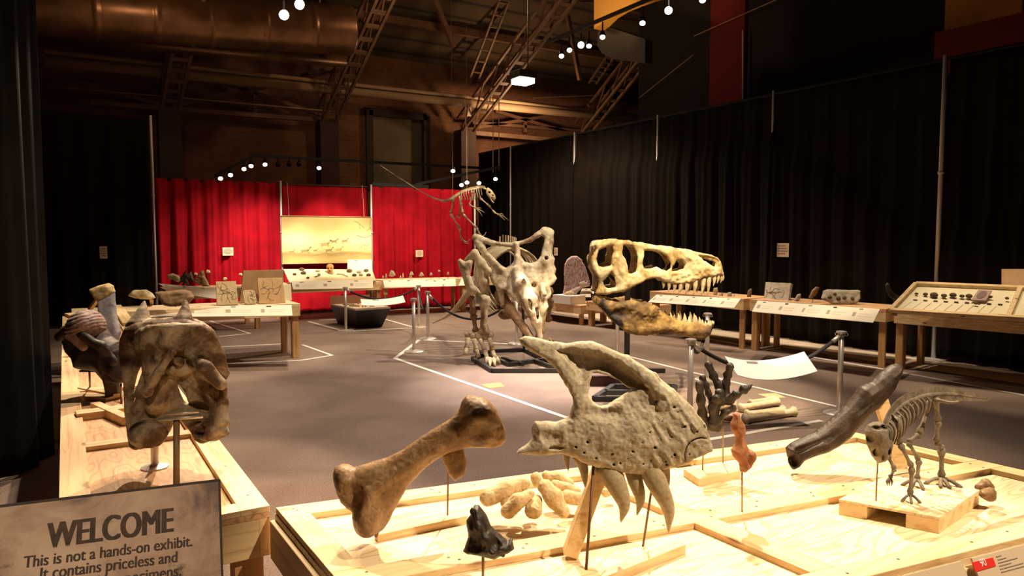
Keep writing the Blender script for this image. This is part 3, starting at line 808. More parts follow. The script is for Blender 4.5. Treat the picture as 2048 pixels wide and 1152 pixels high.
label_board('long white label board under the right red drape', YP(766, 561, 15.2), YP(911, 557, 15.1), YP(912, 572, 14.95), YP(769, 575, 15.05), prints=4, seed=7, cols=(0, 0))
label_board('short white label board seen behind the horned skeleton leg', YP(923, 557, 15.0), YP(962, 556, 14.95), YP(962, 571, 14.8), YP(917, 571, 14.85), prints=1, seed=8, cols=(0, 0))
sgn = label_board('blank-looking white sign standing at the lower right corner of the painting', YP(695, 519, 16.0), YP(743, 519, 16.0), YP(744, 539, 15.95), YP(695, 539, 15.95), prints=1, seed=9, cols=(0, 0), rootname='tent_sign', grp='x')
del sgn['group']
# tilted tray under the painting
tr = thing('specimen_tray', 'tilted cream tray of small specimens under the painting', 'tray', YP(660, 555, 15.6))
q = [YP(579, 565, 15.2), YP(752, 561, 15.15), YP(744, 539, 15.95), YP(567, 538, 15.95)]
TRAYM = plain('cream_tray_board', (0.76, 0.66, 0.42), 0.6)
MB().sheet(q, .03).build('tray_board', TRAYM, tr)
def on_quad(q, s, v, dz=0.0): return q[0] * (1 - s) * (1 - v) + q[1] * s * (1 - v) + q[2] * s * v + q[3] * (1 - s) * v + np.array([0, 0, dz])
TQ = q
# tilted case, far right
cq = [G(1781, 621, .86), G(2200, 646, .86), None, None]
cq[2] = XP(2200, 583, cq[1][0] + .62); cq[3] = XP(1832, 568, cq[0][0] + .62)
cs = thing('specimen_case', 'tilted cream display case with a wooden frame at the far right', 'display case', (cq[0] + cq[2]) / 2)
CN = np.cross(cq[1] - cq[0], cq[3] - cq[0]); CN /= np.linalg.norm(CN)
if CN[2] < 0: CN = -CN
MB().sheet([p - CN * .02 for p in cq], .02, CN).build('backing_board', plain('pale_yellow_board', (0.80, 0.70, 0.48), 0.6), cs)
def cqp(s, v): return on_quad(cq, s, v)
for (a, b) in (((0, 0), (1, 0)), ((0, 1), (1, 1)), ((0, 0), (0, 1)), ((.60, 0), (.60, 1)), ((1, 0), (1, 1))):
    MB().beam(cqp(*a) + CN * .005, cqp(*b) + CN * .005, .05, .045, CN).build('frame_board', WY if a[1] == b[1] else WX, cs, bevel=.003)
for (s, v) in ((.02, .02), (.02, .98), (.98, .02), (.98, .98)):
    p = cqp(s, v); MB().beam(np.array([p[0], p[1], .80]), p - CN * .03, .05, .05).build('support_post', WZ, cs)
for k in range(9):
    a = cqp(.06 + .057 * k, .40) - CN * .018; b = cqp(.04 + .057 * k, .12) - CN * .018
    MB().beam(a, b, .006, .002, CN).build('divider_line', CREAM, cs)
    p = cqp(.075 + .057 * k, .44) - CN * .017
    MB().beam(p, p + (cqp(.5, .6) - cqp(.5, .44)) * .22, .045, .003, CN).build('label_tag', DARKP, cs)
props(MB().sheet([XP(2003, 578, 10.1), XP(2120, 580, 10.15), XP(2120, 538, 10.25), XP(2003, 538, 10.2)], .03).build('tan_board', plain('tan_cardboard', (0.50, 0.30, 0.15), 0.7, 0, .1, 6)), 'tan board standing behind the tilted case at the far right', 'board')

# --- painting
pt_ = thing('painting', 'wide yellow painting of running animals hung on the red drape', 'painting', YP(653, 524, YB - .14))
p0, p1 = YP(563, 432, YB - .12), YP(743, 524, YB - .12)
x0, x1, z1_, z0_ = p0[0], p1[0], p0[2], p1[2]
def paint_mat():
    m, nt_, bs = newmat('painted_plain')
    tc = nt_.nodes.new('ShaderNodeTexCoord'); sp = nt_.nodes.new('ShaderNodeSeparateXYZ')
    nt_.links.new(tc.outputs['Generated'], sp.inputs[0])
    v = coords(nt_, (1, 1, 3))
    nz = noise(nt_, v, 3.0, 6, 0.6, .5)
    ad = nt_.nodes.new('ShaderNodeMath'); ad.operation = 'MULTIPLY_ADD'; ad.inputs[1].default_value = .22; 
    nt_.links.new(nz, ad.inputs[0]); nt_.links.new(sp.outputs[2], ad.inputs[2])
    c = ramp(nt_, ad.outputs[0], [(.05, (.34, .25, .09)), (.17, (.62, .47, .17)), (.22, (.55, .40, .14)), (.30, (.36, .27, .10)), (.40, (.78, .66, .28)), (.62, (.86, .78, .42)), (.85, (.66, .50, .20)), (1.0, (.55, .38, .15))])
    nt_.links.new(c, bs.inputs['Base Color']); bs.inputs['Roughness'].default_value = .6
    return m
MB().box(((x0 + x1) / 2, YB - .10, (z0_ + z1_) / 2), (x1 - x0, .04, z1_ - z0_)).build('canvas', paint_mat(), pt_)
PW, PH = x1 - x0, z1_ - z0_
INK = plain('brown_ink', (.34, .26, .11), .7); INK2 = plain('rust_ink', (.60, .38, .16), .7)
def animal(cx_, cz_, L, m, nm='painted_animal', lean=0.15, tail=0):
    b = MB(); yy = YB - .1215
    X = x0 + cx_ * PW; Z = z0_ + cz_ * PH
    def seg(a, c, w0): b.beam((X + a[0] * L, yy, Z + a[1] * L), (X + c[0] * L, yy, Z + c[1] * L), .003, w0 * L, (0, 0, 1) if abs(c[0] - a[0]) > abs(c[1] - a[1]) else (1, 0, 0))
    seg((-.5, 0), (.35, lean * .5), .30); seg((.3, .05), (.6, .35 + lean), .14); seg((.55, .36 + lean), (.8, .26 + lean), .12)
    for (a, c) in (((-.42, -.1), (-.7, -.42)), ((-.35, -.1), (-.45, -.5)), ((.25, -.1), (.5, -.4)), ((.3, -.08), (.65, -.25))): seg(a, c, .05)
    seg((-.5, .05), (-.75, .15 + tail), .05)
    b.build(nm, m, pt_)
for (a, c, L, m, tl) in ((.47, .40, .20, INK2, 0), (.57, .46, .13, INK, 0), (.69, .47, .13, INK, 0), (.51, .27, .15, INK, 0), (.62, .28, .15, INK2, 0), (.25, .26, .18, INK, 0), (.36, .27, .09, INK, 0), (.10, .25, .11, INK, .5)): animal(a, c, L, m, tail=tl)
br = MB(); yy = YB - .1215
for pts in (((.80, .92), (.86, .86), (.87, .74)), ((.86, .86), (.90, .80), (.92, .76)), ((1, .95), (.985, .8), (1, .72)), ((.83, .60), (.92, .55), (1, .60)), ((.90, .38), (.86, .30)), ((.91, .40), (.95, .36), (.97, .42)), ((.92, .27), (.92, .36)), ((.95, .70), (1, .78))):
    P = [(x0 + a * PW, yy, z0_ + c * PH) for a, c in pts]
    br.tube(spline(P, 4), .006, 5)
br.build('painted_branches', INK, pt_)
fl = MB()
for sgn_ in (0, 1):
    pass
fl.box(((x0 + x1) / 2, YB - .11, z1_ + .006), (PW + .03, .06, .012)).box(((x0 + x1) / 2, YB - .11, z0_ - .006), (PW + .03, .06, .012))
fl.build('edge_moulding', plain('pale_edge', (.5, .34, .2), .6), pt_)
for xx in (.08, .92):
    MB().tube([(x0 + xx * PW, YB - .12, z1_), (x0 + xx * PW, YB - .02, 3.0)], .004, 5).build('hanging_cord', CREAM, pt_)

# --- stanchions and ropes
ST = {}
def stanchion(key, x, y, lab, h=.83):
    p = G(x, y, 0)
    t = thing('stanchion', lab, 'stanchion', p, 'silver rope stanchions')
    MB().lathe(p, [(.15, 0), (.15, .012), (.13, .022), (.04, .032), (.03, .036)], 28).build('base', STEEL, t, smooth=False)
    MB().lathe(p, [(.026, .03), (.026, h - .03)], 18).build('pole', STEEL, t, smooth=True)
    MB().lathe(p, [(.028, h - .05), (.034, h - .045), (.034, h - .02), (.05, h - .015), (.05, h), (.02, h + .006)], 20).build('cap', STEEL, t)
    for k in range(4):
        a = k * math.pi / 2 + .5
        c = p + np.array([math.cos(a) * .045, math.sin(a) * .045, h - .03])
        MB().tube([c + np.array([math.cos(b) * .014 * math.cos(a), math.cos(b) * .014 * math.sin(a), math.sin(b) * .014]) for b in np.linspace(0, 6.28, 9)], .003, 5, caps=False).build('rope_ring', STEEL, t)
    ST[key] = p + np.array([0, 0, h - .03])
stanchion('a', 828, 704, 'silver stanchion nearest the front left of the horned skeleton')
stanchion('b', 838, 655, 'silver stanchion farther back, just behind the front left one')
stanchion('c', 856, 678, 'silver stanchion left of the horned skeleton, at the taped corner')
stanchion('d', 692, 662, 'silver stanchion standing in front of the dark planter box')
stanchion('e', 1678, 828, 'silver stanchion right of the white curved label, nearest on the right')
stanchion('f', 1379, 857, 'silver stanchion in front of the toothed lower jaw')
stanchion('g', 1413, 760, 'silver stanchion behind the tip of the toothed lower jaw')
stanchion('h', 1234, 716, 'silver stanchion under the back of the toothed skull')
stanchion('i', 1033, 688, 'thin-looking silver stanchion seen between the legs of the horned skeleton')
def rope(a, b, sag, lab, n=18):
    pa, pb = ST[a], ST[b]
    t = thing('rope', lab, 'rope', (pa + pb) / 2 - np.array([0, 0, sag]), 'black velvet barrier ropes')
    u = (pb - pa); u2 = u / np.linalg.norm(u)
    pts = [pa + u * s - np.array([0, 0, 4 * sag * s * (1 - s)]) for s in np.linspace(.03, .97, n)]
    MB().tube(pts, .019, 10).build('velvet_cord', VELVET, t, smooth=True)
    for i in (0, -1):
        d = pts[1] - pts[0] if i == 0 else pts[-2] - pts[-1]
        MB().tube([pts[i] - d * .3, pts[i] + d * .6], .022, 10).build('end_cap', STEEL, t, smooth=True)
    return t
rope('f', 'e', .30, 'black rope passing behind the white curved label')
rope('d', 'b', .22, 'black rope behind the pale label by the planter box')
rope('b', 'c', .36, 'black rope sagging between two stanchions left of the horned skeleton')
rope('c', 'i', .42, 'black rope drooping low behind the horned skeleton foot')
rope('g', 'f', .24, 'black rope from the stanchion behind the jaw tip')
WHITE = plain('bright_white_card', (0.90, 0.88, 0.84), .5)
o_ = label_board('large white curved label hung on the rope by the toothed skull', D(1449, 712, 6.62), D(1608, 703, 6.80), D(1635, 742, 6.60), D(1475, 750, 6.42), prints=1, seed=11, cols=(0, 0), rootname='rope_label', mat=WHITE, sag=.08, grp='x'); del o_['group']
o_ = label_board('pale pinkish curved label hung over the dark planter box', D(721, 598, 13.6), D(806, 591, 13.7), D(811, 604, 13.5), D(723, 610, 13.4), prints=1, seed=12, cols=(0, 0), rootname='rope_label', mat=WHITE, sag=.04, grp='x'); del o_['group']

# --- dark tapered planter box with sand and bones
pl = thing('planter_box', 'dark tapered box of sand and small bones on the carpet', 'planter box', G(716, 655, 0))
PBM = plain('charcoal_laminate', (0.030, 0.024, 0.021), .45, 0, .2, 2); PBG = plain('sand_bed', (0.62, 0.45, 0.28), .9, 0, .3, 20)
tp = [D(661, 609, 14.3), D(711, 618, 13.75), D(781, 615, 14.3), D(738, 607, 14.9)]
zt_ = sum(p[2] for p in tp) / 4
bt_ = [G(675, 646, 0.0), G(716, 656, 0.0), G(764, 653, 0.0), G(726, 644, 0.0)]
tp = [G(661, 609, zt_), G(711, 618.5, zt_), G(781, 614, zt_), G(740, 606, zt_)]
MB().hexa(bt_ + [p - np.array([0, 0, .03]) for p in tp]).build('tapered_body', PBM, pl)
cen = sum(tp) / 4
MB().slab([cen + (p - cen) * 1.0 for p in tp], .03).build('rim', plain('grey_rim', (.34, .28, .24), .5), pl)
MB().slab([cen + (p - cen) * .93 + np.array([0, 0, .008]) for p in tp], .02).build('sand_bed', PBG, pl)
bk = MB()
a, b, c = tp[0], tp[3], tp[2]
h_ = np.array([0, 0, .17])
bk.sheet([a, b, b + h_, a + h_], .02)
bk.build('back_board', plain('brown_inside_board', (.34, .15, .08), .6), pl)
MB().beam(G(674, 637, .08), G(690, 618, .24), .02, .02).build('corner_strip', PAPER, pl)
rg = random.Random(5)
for k in range(16):
    s, v = rg.uniform(.1, .9), rg.uniform(.1, .9)
    p = on_quad([cen + (q_ - cen) * .85 for q_ in tp], s, v, .02); an = rg.uniform(0, 3.1); L = rg.uniform(.04, .10)
    dv = np.array([math.cos(an), math.sin(an), 0]) * L
    props(MB().tube([p - dv, p, p + dv], [.016, .009, .015], 7).build('small_bone', plain('dark_bone_bit', (.26, .19, .10), .7), smooth=True), 'small dark bone lying on the sand of the dark planter box', 'bone', 'small bones on the sand')

# --- welcome sign
def sign_mat():
    m, nt_, bs = newmat('weathered_sign_print')
    v = coords(nt_)
    f = noise(nt_, v, 5.0, 8, .65, .8)
    c = ramp(nt_, f, [(.36, (.10, .040, .024)), (.45, (.38, .215, .14)), (.56, (.54, .345, .24)), (.72, (.66, .46, .34))])
    f2 = noise(nt_, v, 17.0, 6, .7, .3)
    c = mixc(nt_, ramp(nt_, f2, [(.60, (0, 0, 0)), (.70, (1, 1, 1))]), c, (.11, .06, .035))
    nt_.links.new(c, bs.inputs['Base Color']); bs.inputs['Roughness'].default_value = .55
    return m
def text_mesh(s, size, origin, ux, uy, mat, root, nm, sx=1.0, bold=0.0, align='LEFT', ext=.0006):
    cu = bpy.data.curves.new('lettering', 'FONT'); cu.body = s; cu.size = 1.0; cu.offset = bold; cu.align_x = align
    tmp = bpy.data.objects.new('lettering', cu); COL.objects.link(tmp)
    me = bpy.data.meshes.new_from_object(tmp)
    V = np.array([v.co[:] for v in me.vertices]); Fc = [tuple(p.vertices) for p in me.polygons]
    bpy.data.objects.remove(tmp)
    ux, uy = np.asarray(ux, float), np.asarray(uy, float); n = np.cross(ux, uy)
    W = np.asarray(origin, float) + V[:, 0:1] * size * sx * ux + V[:, 1:2] * size * uy + n * ext
    return link_mesh(nm, W, Fc, mat, root)
SD = 1.35
TRc = D(438.5, 960, SD)
al = math.radians(30)
su = np.array([.988, -.156, 0]); su /= np.linalg.norm(su)
sv = np.array([.156 * math.sin(al), .988 * math.sin(al), math.cos(al)])   # up along the sign
sn = np.cross(su, sv)
ws = thing('welcome_sign', 'weathered brown sign board reading WELCOME at the lower left', 'sign', TRc - su * .3 - sv * .5)
WID, HEI = .50, .36
c3 = [TRc - su * WID - sv * HEI, TRc - sv * HEI, TRc, TRc - su * WID]
MB().sheet(c3, .006, sn).build('sign_board', sign_mat(), ws)
bd = MB()
for a, b in ((c3[0], c3[1]), (c3[1], c3[2]), (c3[2], c3[3]), (c3[3], c3[0])): bd.beam(a - sn * .004, b - sn * .004, .004, .010, sn)
bd.build('dark_edge', DARKP, ws)
def on_sign(x, y):
    r = ray(x, y); tt = ((TRc - CAM) @ sn) / (r @ sn); return CAM + r * tt
# lettering set on the board: cap heights measured on the board itself
def line(s, x0p, y0p, x1p, y1p, cap, mat, nm, bold):
    a, b = on_sign(x0p, y0p), on_sign(x1p, y1p)
    cu = bpy.data.curves.new('lettering', 'FONT'); cu.body = s
    tmp = bpy.data.objects.new('lettering', cu); COL.objects.link(tmp)
    me = bpy.data.meshes.new_from_object(tmp)
    xs_ = [v.co.x for v in me.vertices]; bpy.data.objects.remove(tmp)
    L = np.linalg.norm(b - a); ux = (b - a) / L; uy = np.cross(sn, ux)
    size = cap / .729; off_ = bold; bold = 0
    wn_ = (max(xs_) - min(xs_)) * size
    Vs, Fs = [], []
    for k in (-1, 0, 1):
        cu2 = bpy.data.curves.new('lettering', 'FONT'); cu2.body = s
        tmp2 = bpy.data.objects.new('lettering', cu2); COL.objects.link(tmp2)
        me2 = bpy.data.meshes.new_from_object(tmp2)
        V = np.array([v.co[:] for v in me2.vertices]); bpy.data.objects.remove(tmp2)
        n0 = sum(len(v) for v in Vs)
        Fs += [tuple(i + n0 for i in p.vertices) for p in me2.polygons]
        Vs.append((a - ux * min(xs_) * size * L / wn_) + (V[:, 0:1] + k * off_) * size * L / wn_ * ux + V[:, 1:2] * size * uy + sn * (.0006 + .00015 * k))
    link_mesh(nm, np.concatenate(Vs), Fs, mat, ws)
capW = np.linalg.norm(on_sign(95, 1097) - on_sign(93, 1043)) * .98
BRN = plain('dark_brown_ink', (.055, .028, .018), .7, 0, .5, 60)
line('WELCOME', 94, 1097, 345, 1063, capW, BRN, 'heading_letters', .055)
line('This is not a hands-on exhibit.', 47, 1136, 384, 1092, capW * .44, BRN, 'text_line', .032)
line('It contains priceless and', 80, 1159, 354, 1124, capW * .44, BRN, 'text_line', .032)
line('irreplaceable specimens.', 70, 1192, 362, 1151, capW * .44, BRN, 'text_line', .032)
MB().beam(TRc - su * .25 - sv * HEI * .6 - sn * .02, np.array([(TRc - su * .25)[0] - .03, (TRc - su * .25)[1] - .02, 0.0]), .04, .04).build('sign_post', BLACKM, ws)
bp = np.array([(TRc - su * .25)[0] - .03, (TRc - su * .25)[1] - .02, 0]); MB().lathe(bp, [(.2, 0), (.2, .015), (.05, .02)], 24).build('sign_foot', BLACKM, ws)

# --- label strip along the front of the near table
fa, fb = nt(.45, 1.0, -.004), nt(1.1, 1.0, -.004)
fn = np.cross(fb - fa, np.array([0, 0, 1.0])); fn /= np.linalg.norm(fn)
if fn[1] > 0: fn = -fn
def fpt(s, h): return nt(s, 1.0) + fn * (.022 + h * .45) + np.array([0, 0, .012 - h * .89])
def front_board(lab, s0, s1):
    t = thing('front_label', lab, 'label board', (fpt(s0, .08) + fpt(s1, .08)) / 2)
    MB().sheet([fpt(s0, .16), fpt(s1, .16), fpt(s1, 0), fpt(s0, 0)], .006).build('board', plain('tan_label_board', (.60, .46, .32), .55), t)
    return t
flb = front_board('tan label board on the near table front edge with the red 90 tag', .612, 1.0)
front_board('blank tan label board on the near table front edge, left of the red 90 tag', .30, .596)
def fpx(x, y):
    o = fpt(.7, .08) + np.cross(fpt(1, .08) - fpt(.6, .08), fpt(.6, 0) - fpt(.6, .1)) * 0
    n = np.cross(fpt(1, 0) - fpt(.5, 0), fpt(.5, 0) - fpt(.5, .1)); n /= np.linalg.norm(n)
    r = ray(x, y); return CAM + r * (((o - CAM) @ n) / (r @ n)), n
ps = [fpx(*q)[0] for q in ((1950, 1144), (1991, 1132), (1985, 1115), (1943, 1125))]; fnn = fpx(1950, 1144)[1]
if (CAM - ps[0]) @ fnn < 0: fnn = -fnn
MB().sheet([p + fnn * .002 for p in ps], .002, fnn).build('red_tag', plain('bright_red_print', (.70, .03, .02), .5), flb)
ux = ps[1] - ps[0]; ux /= np.linalg.norm(ux); uy = np.cross(fnn, ux)
text_mesh('90', .030, ps[0] + ux * .030 + uy * .009 + fnn * .003, ux, uy, WHITE, flb, 'tag_number', sx=.9, bold=.0)
for k, (a, b) in enumerate(((1992, 2002), (1995, 2012), (1996, 2034), (1998, 2022), (2000, 2046), (2002, 2050))):
    p, q = fpx(a, 1113.5 + 6.2 * k)[0], fpx(b, 1113.5 + 6.2 * k - (b - a) * .27)[0]
    MB().beam(p + fnn * .0015, q + fnn * .0015, .0025, .001, fnn).build('print_line', PRINT, flb)

# ---------------------------------------------------------------- carving tools for bones (signed fields turned into meshes)
def surface_nets(F, org, st):
    nx, ny, nz = F.shape
    neg = F < 0
    c = np.zeros((nx - 1, ny - 1, nz - 1), np.int8)
    for i in (0, 1):
        for j in (0, 1):
            for k in (0, 1): c += neg[i:nx - 1 + i, j:ny - 1 + j, k:nz - 1 + k]
    act = (c > 0) & (c < 8)
    idx = -np.ones(act.shape, np.int64)
    I, J, K = np.nonzero(act)
    idx[I, J, K] = np.arange(len(I))
    acc = np.zeros((len(I), 3)); cnt = np.zeros(len(I))
    cor = [(i, j, k) for i in (0, 1) for j in (0, 1) for k in (0, 1)]
    for a in range(8):
        for b in range(a + 1, 8):
            A, B = cor[a], cor[b]
            if sum(abs(A[q] - B[q]) for q in range(3)) != 1: continue
            fa = F[I + A[0], J + A[1], K + A[2]]; fb = F[I + B[0], J + B[1], K + B[2]]
            m = (fa < 0) != (fb < 0)
            t = np.where(m, fa / np.where(np.abs(fa - fb) < 1e-12, 1e-12, fa - fb), 0)
            for q in range(3): acc[:, q] += np.where(m, A[q] + t * (B[q] - A[q]), 0)
            cnt += m
    P = (acc / np.maximum(cnt, 1)[:, None] + np.stack([I, J, K], 1)) * st + org
    Q = []
    for ax in range(3):
        s0 = [slice(None)] * 3; s1 = [slice(None)] * 3
        s0[ax] = slice(0, -1); s1[ax] = slice(1, None)
        a, b = neg[tuple(s0)], neg[tuple(s1)]
        ch = a != b
        o1, o2 = [q for q in range(3) if q != ax]
        E = np.argwhere(ch)
        E = E[(E[:, o1] > 0) & (E[:, o2] > 0) & (E[:, o1] < F.shape[o1] - 1) & (E[:, o2] < F.shape[o2] - 1)]
        if not len(E): continue
        def cell(d1, d2):
            e = E.copy(); e[:, o1] -= d1; e[:, o2] -= d2
            return idx[e[:, 0], e[:, 1], e[:, 2]]
        quad = np.stack([cell(1, 1), cell(0, 1), cell(0, 0), cell(1, 0)], 1)
        fl = a[E[:, 0], E[:, 1], E[:, 2]]
        if ax == 1: fl = ~fl
        quad[~fl] = quad[~fl][:, ::-1]
        Q.append(quad)
    return P, np.concatenate(Q)
_lat = {}
def vnoise(x, y, z, sc, seed=0):
    if seed not in _lat: _lat[seed] = np.random.RandomState(seed + 11).rand(32, 32, 32).astype(np.float32) * 2 - 1
    T = _lat[seed]
    x, y, z = np.broadcast_arrays(x / sc + 57.3, y / sc + 31.7, z / sc + 91.1)
    i, j, k = np.floor(x).astype(int), np.floor(y).astype(int), np.floor(z).astype(int)
    u, v, w_ = x - i, y - j, z - k
    u, v, w_ = u * u * (3 - 2 * u), v * v * (3 - 2 * v), w_ * w_ * (3 - 2 * w_)
    r = 0
    for a in (0, 1):
        for b in (0, 1):
            for c in (0, 1):
                r = r + T[(i + a) & 31, (j + b) & 31, (k + c) & 31] * (u if a else 1 - u) * (v if b else 1 - v) * (w_ if c else 1 - w_)
    return r
def fbm(x, y, z, sc, seed=0, oct_=3):
    r = 0; a = 1.0
    for o in range(oct_):
        r = r + a * vnoise(x, y, z, sc / 2 ** o, seed + o); a *= 0.5
    return r
def poly2(P, x, y):                 # signed distance, positive inside
    P = np.asarray(P, float); Q = np.roll(P, -1, 0)
    d = np.full(np.broadcast(x, y).shape, 1e9); ins = np.zeros(d.shape, bool)
    for (ax, ay), (bx, by) in zip(P, Q):
        ex, ey = bx - ax, by - ay
        wx, wy = x - ax, y - ay
        t = np.clip((wx * ex + wy * ey) / (ex * ex + ey * ey + 1e-9), 0, 1)
        d = np.minimum(d, (wx - ex * t) ** 2 + (wy - ey * t) ** 2)
        cnd = ((ay <= y) & (by > y)) | ((by <= y) & (ay > y))
        xi = ax + (y - ay) / (ey if abs(ey) > 1e-9 else 1e-9) * ex
        ins ^= cnd & (x < xi)
    d = np.sqrt(d)
    return np.where(ins, d, -d)
def smin(a, b, k):
    h = np.clip(0.5 + 0.5 * (b - a) / k, 0, 1)
    return b * (1 - h) + a * h - k * h * (1 - h)
def smax(a, b, k): return -smin(-a, -b, k)
def cap(x, y, w_, a, b, ra, rb=None):
    rb = ra if rb is None else rb
    a, b = np.asarray(a, float), np.asarray(b, float); e = b - a
    t = np.clip(((x - a[0]) * e[0] + (y - a[1]) * e[1] + (w_ - a[2]) * e[2]) / (e @ e + 1e-9), 0, 1)
    return np.sqrt((x - a[0] - e[0] * t) ** 2 + (y - a[1] - e[1] * t) ** 2 + (w_ - a[2] - e[2] * t) ** 2) - (ra + (rb - ra) * t)
def ell(x, y, w_, c, r):
    q = np.sqrt(((x - c[0]) / r[0]) ** 2 + ((y - c[1]) / r[1]) ** 2 + ((w_ - c[2]) / r[2]) ** 2)
    return (q - 1) * min(r)
def chain(x, y, w_, pts, rs, k=3.0):
    f = None
    for i in range(len(pts) - 1):
        g = cap(x, y, w_, pts[i], pts[i + 1], rs[i], rs[i + 1])
        f = g if f is None else smin(f, g, k)
    return f
def puff(Dd, w_, T, R, wc=0.0):     # an outline swollen to half thickness T, rounded over rim width R
    h = T * np.sqrt(np.clip(1 - (1 - np.clip(Dd / R, 0, 1)) ** 2, 0, 1))
    ww = np.abs(w_ - wc)
    return np.where(Dd > 0, ww - h, np.sqrt(ww ** 2 + Dd ** 2)) * 1.0
class Frame:
    """local axes of one bone: x to the right and y down across the bone's face, w away; unit = one 2048-frame pixel at its distance"""
    def __init__(s, cx, cy, d, w0=0.0):
        s.cx, s.cy, s.d = cx, cy, d; s.s = d / FPX; s.o = D(cx, cy, d) - w0 * s.s * FW
    def W(s, x, y, w_=0.0): return s.o + (x - s.cx) * s.s * RT - (y - s.cy) * s.s * UP + w_ * s.s * FW
    def arr(s, P): return s.o + (P[:, 0:1] - s.cx) * s.s * RT - (P[:, 1:2] - s.cy) * s.s * UP + P[:, 2:3] * s.s * FW
def carve(name, fr, b, st, fn, mat, root=None, at=None):
    x = np.arange(b[0], b[1] + st, st); y = np.arange(b[2], b[3] + st, st); w_ = np.arange(b[4], b[5] + st, st)
    F = np.asarray(fn(x[:, None, None], y[None, :, None], w_[None, None, :]), float)
    F = np.broadcast_to(F, (len(x), len(y), len(w_))).copy()
    F[0], F[-1], F[:, 0], F[:, -1], F[:, :, 0], F[:, :, -1] = [np.maximum(q, .3 * st) for q in (F[0], F[-1], F[:, 0], F[:, -1], F[:, :, 0], F[:, :, -1])]
    P, Q = surface_nets(F, np.array([x[0], y[0], w_[0]]), st)
    return link_mesh(name, fr.arr(P), Q, mat, root, smooth=True, at=at)
def p2(P):
    """2-D outline distance evaluated once on the x,y plane, broadcastable in depth"""
    return lambda x, y: poly2(P, x[:, :, 0] + 0 * y[:, :, 0], y[:, :, 0] + 0 * x[:, :, 0])[:, :, None]
def mirror(lst): return lst

BONE_TAN = fossil('tan_fossil', [(.25, (.23, .17, .10)), (.48, (.42, .33, .21)), (.62, (.50, .41, .28)), (.8, (.58, .49, .35))], 9, stain=((.20, .13, .07), 4.0, .60))
BONE_GREY = fossil('grey_tan_fossil', [(.25, (.30, .23, .145)), (.46, (.49, .40, .275)), (.62, (.60, .505, .365)), (.8, (.70, .60, .45))], 11, bstr=.5)
BONE_BROWN = fossil('brown_fossil', [(.25, (.11, .05, .02)), (.45, (.24, .13, .058)), (.62, (.33, .20, .10)), (.8, (.44, .30, .17))], 8, rough=.5, stain=((.05, .02, .010), 4.5, .56))
BONE_DARK = fossil('dark_fossil', [(.3, (.018, .012, .009)), (.6, (.045, .030, .021)), (.8, (.085, .06, .042))], 12, rough=.5)
BONE_WHITE = fossil('pale_fossil', [(.28, (.20, .125, .055)), (.42, (.44, .325, .185)), (.56, (.66, .54, .34)), (.75, (.80, .70, .49))], 7, bstr=.6, stain=((.17, .085, .03), 3.2, .55))
BONE_SKEL = fossil('pale_tan_fossil', [(.25, (.40, .28, .14)), (.5, (.62, .49, .30)), (.8, (.74, .63, .44))], 7)
BONE_YELL = fossil('ochre_fossil', [(.25, (.13, .065, .02)), (.40, (.42, .27, .09)), (.55, (.70, .56, .28)), (.75, (.86, .78, .54))], 5, bstr=.6, stain=((.06, .03, .014), 3.2, .58))
BONE_JAW = fossil('dark_ochre_fossil', [(.25, (.07, .038, .016)), (.45, (.24, .135, .04)), (.6, (.46, .29, .085)), (.8, (.58, .40, .15))], 5, bstr=.5, stain=((.022, .012, .008), 2.2, .49))
BONE_RED = fossil('red_fossil', [(.3, (.25, .085, .035)), (.55, (.42, .17, .075)), (.8, (.55, .27, .13))], 14, stain=((.5, .36, .24), 9, .66))
BONE_JUV = fossil('grey_brown_fossil', [(.3, (.09, .066, .042)), (.5, (.20, .155, .11)), (.8, (.33, .27, .20))], 20)
LUMP = fossil('tan_nodule', [(.25, (.44, .28, .12)), (.5, (.66, .49, .27)), (.8, (.78, .62, .38))], 16, rough=.75, bstr=.5)
TOOTH = fossil('tan_tooth', [(.25, (.36, .25, .13)), (.5, (.46, .35, .21)), (.8, (.54, .43, .28))], 12, rough=.45, bstr=.2)
IVORY = fossil('ivory_tooth', [(.3, (.48, .34, .16)), (.55, (.68, .54, .31)), (.8, (.84, .74, .52))], 12, rough=.4, bstr=.2)
SKULLM = fossil('mottled_skull', [(.30, (.06, .028, .016)), (.43, (.19, .105, .06)), (.53, (.44, .33, .21)), (.70, (.62, .52, .38))], 8, rough=.6, stain=((.045, .018, .010), 7, .54))

# ================================================================ things on the near table
TZ = .778
class PFrame(Frame):
    def W(s, x, y, w_=0.0): return D(x, y, s.d + w_ * s.s)
def rod(root, a, b, r=.0035, mat=None, nm='rod'):
    return MB().tube([a, b], r, 8).build(nm, mat or RUST, root, smooth=True)
# ---------------------------------------------------------------- big toothed upper jaw bone
fr = Frame(1230, 810, 2.15)
mx = thing('mounted_jaw_bone', 'large grey toothed upper jaw bone on rods, centre of the near table', 'fossil', G(1190, 1120, TZ))
MXO = [(1037, 678), (1050, 671), (1070, 675), (1095, 682), (1129, 687), (1165, 684), (1185, 683), (1209, 691), (1240, 706), (1258, 713), (1280, 727), (1307, 744), (1329, 764), (1348, 778), (1364, 793), (1387, 815), (1407, 847), (1418, 871), (1427, 895), (1425, 904), (1412, 910), (1395, 915), (1378, 924), (1347, 935), (1311, 944), (1275, 948), (1240, 944), (1213, 941), (1191, 934), (1164, 924), (1147, 913), (1124, 907), (1084, 911), (1049, 909), (1031, 906), (1038, 898), (1058, 884), (1066, 876), (1064, 856), (1070, 842), (1095, 841), (1111, 844), (1133, 836), (1144, 831), (1147, 815), (1151, 797), (1142, 776), (1127, 750), (1102, 724), (1071, 704), (1042, 689)]
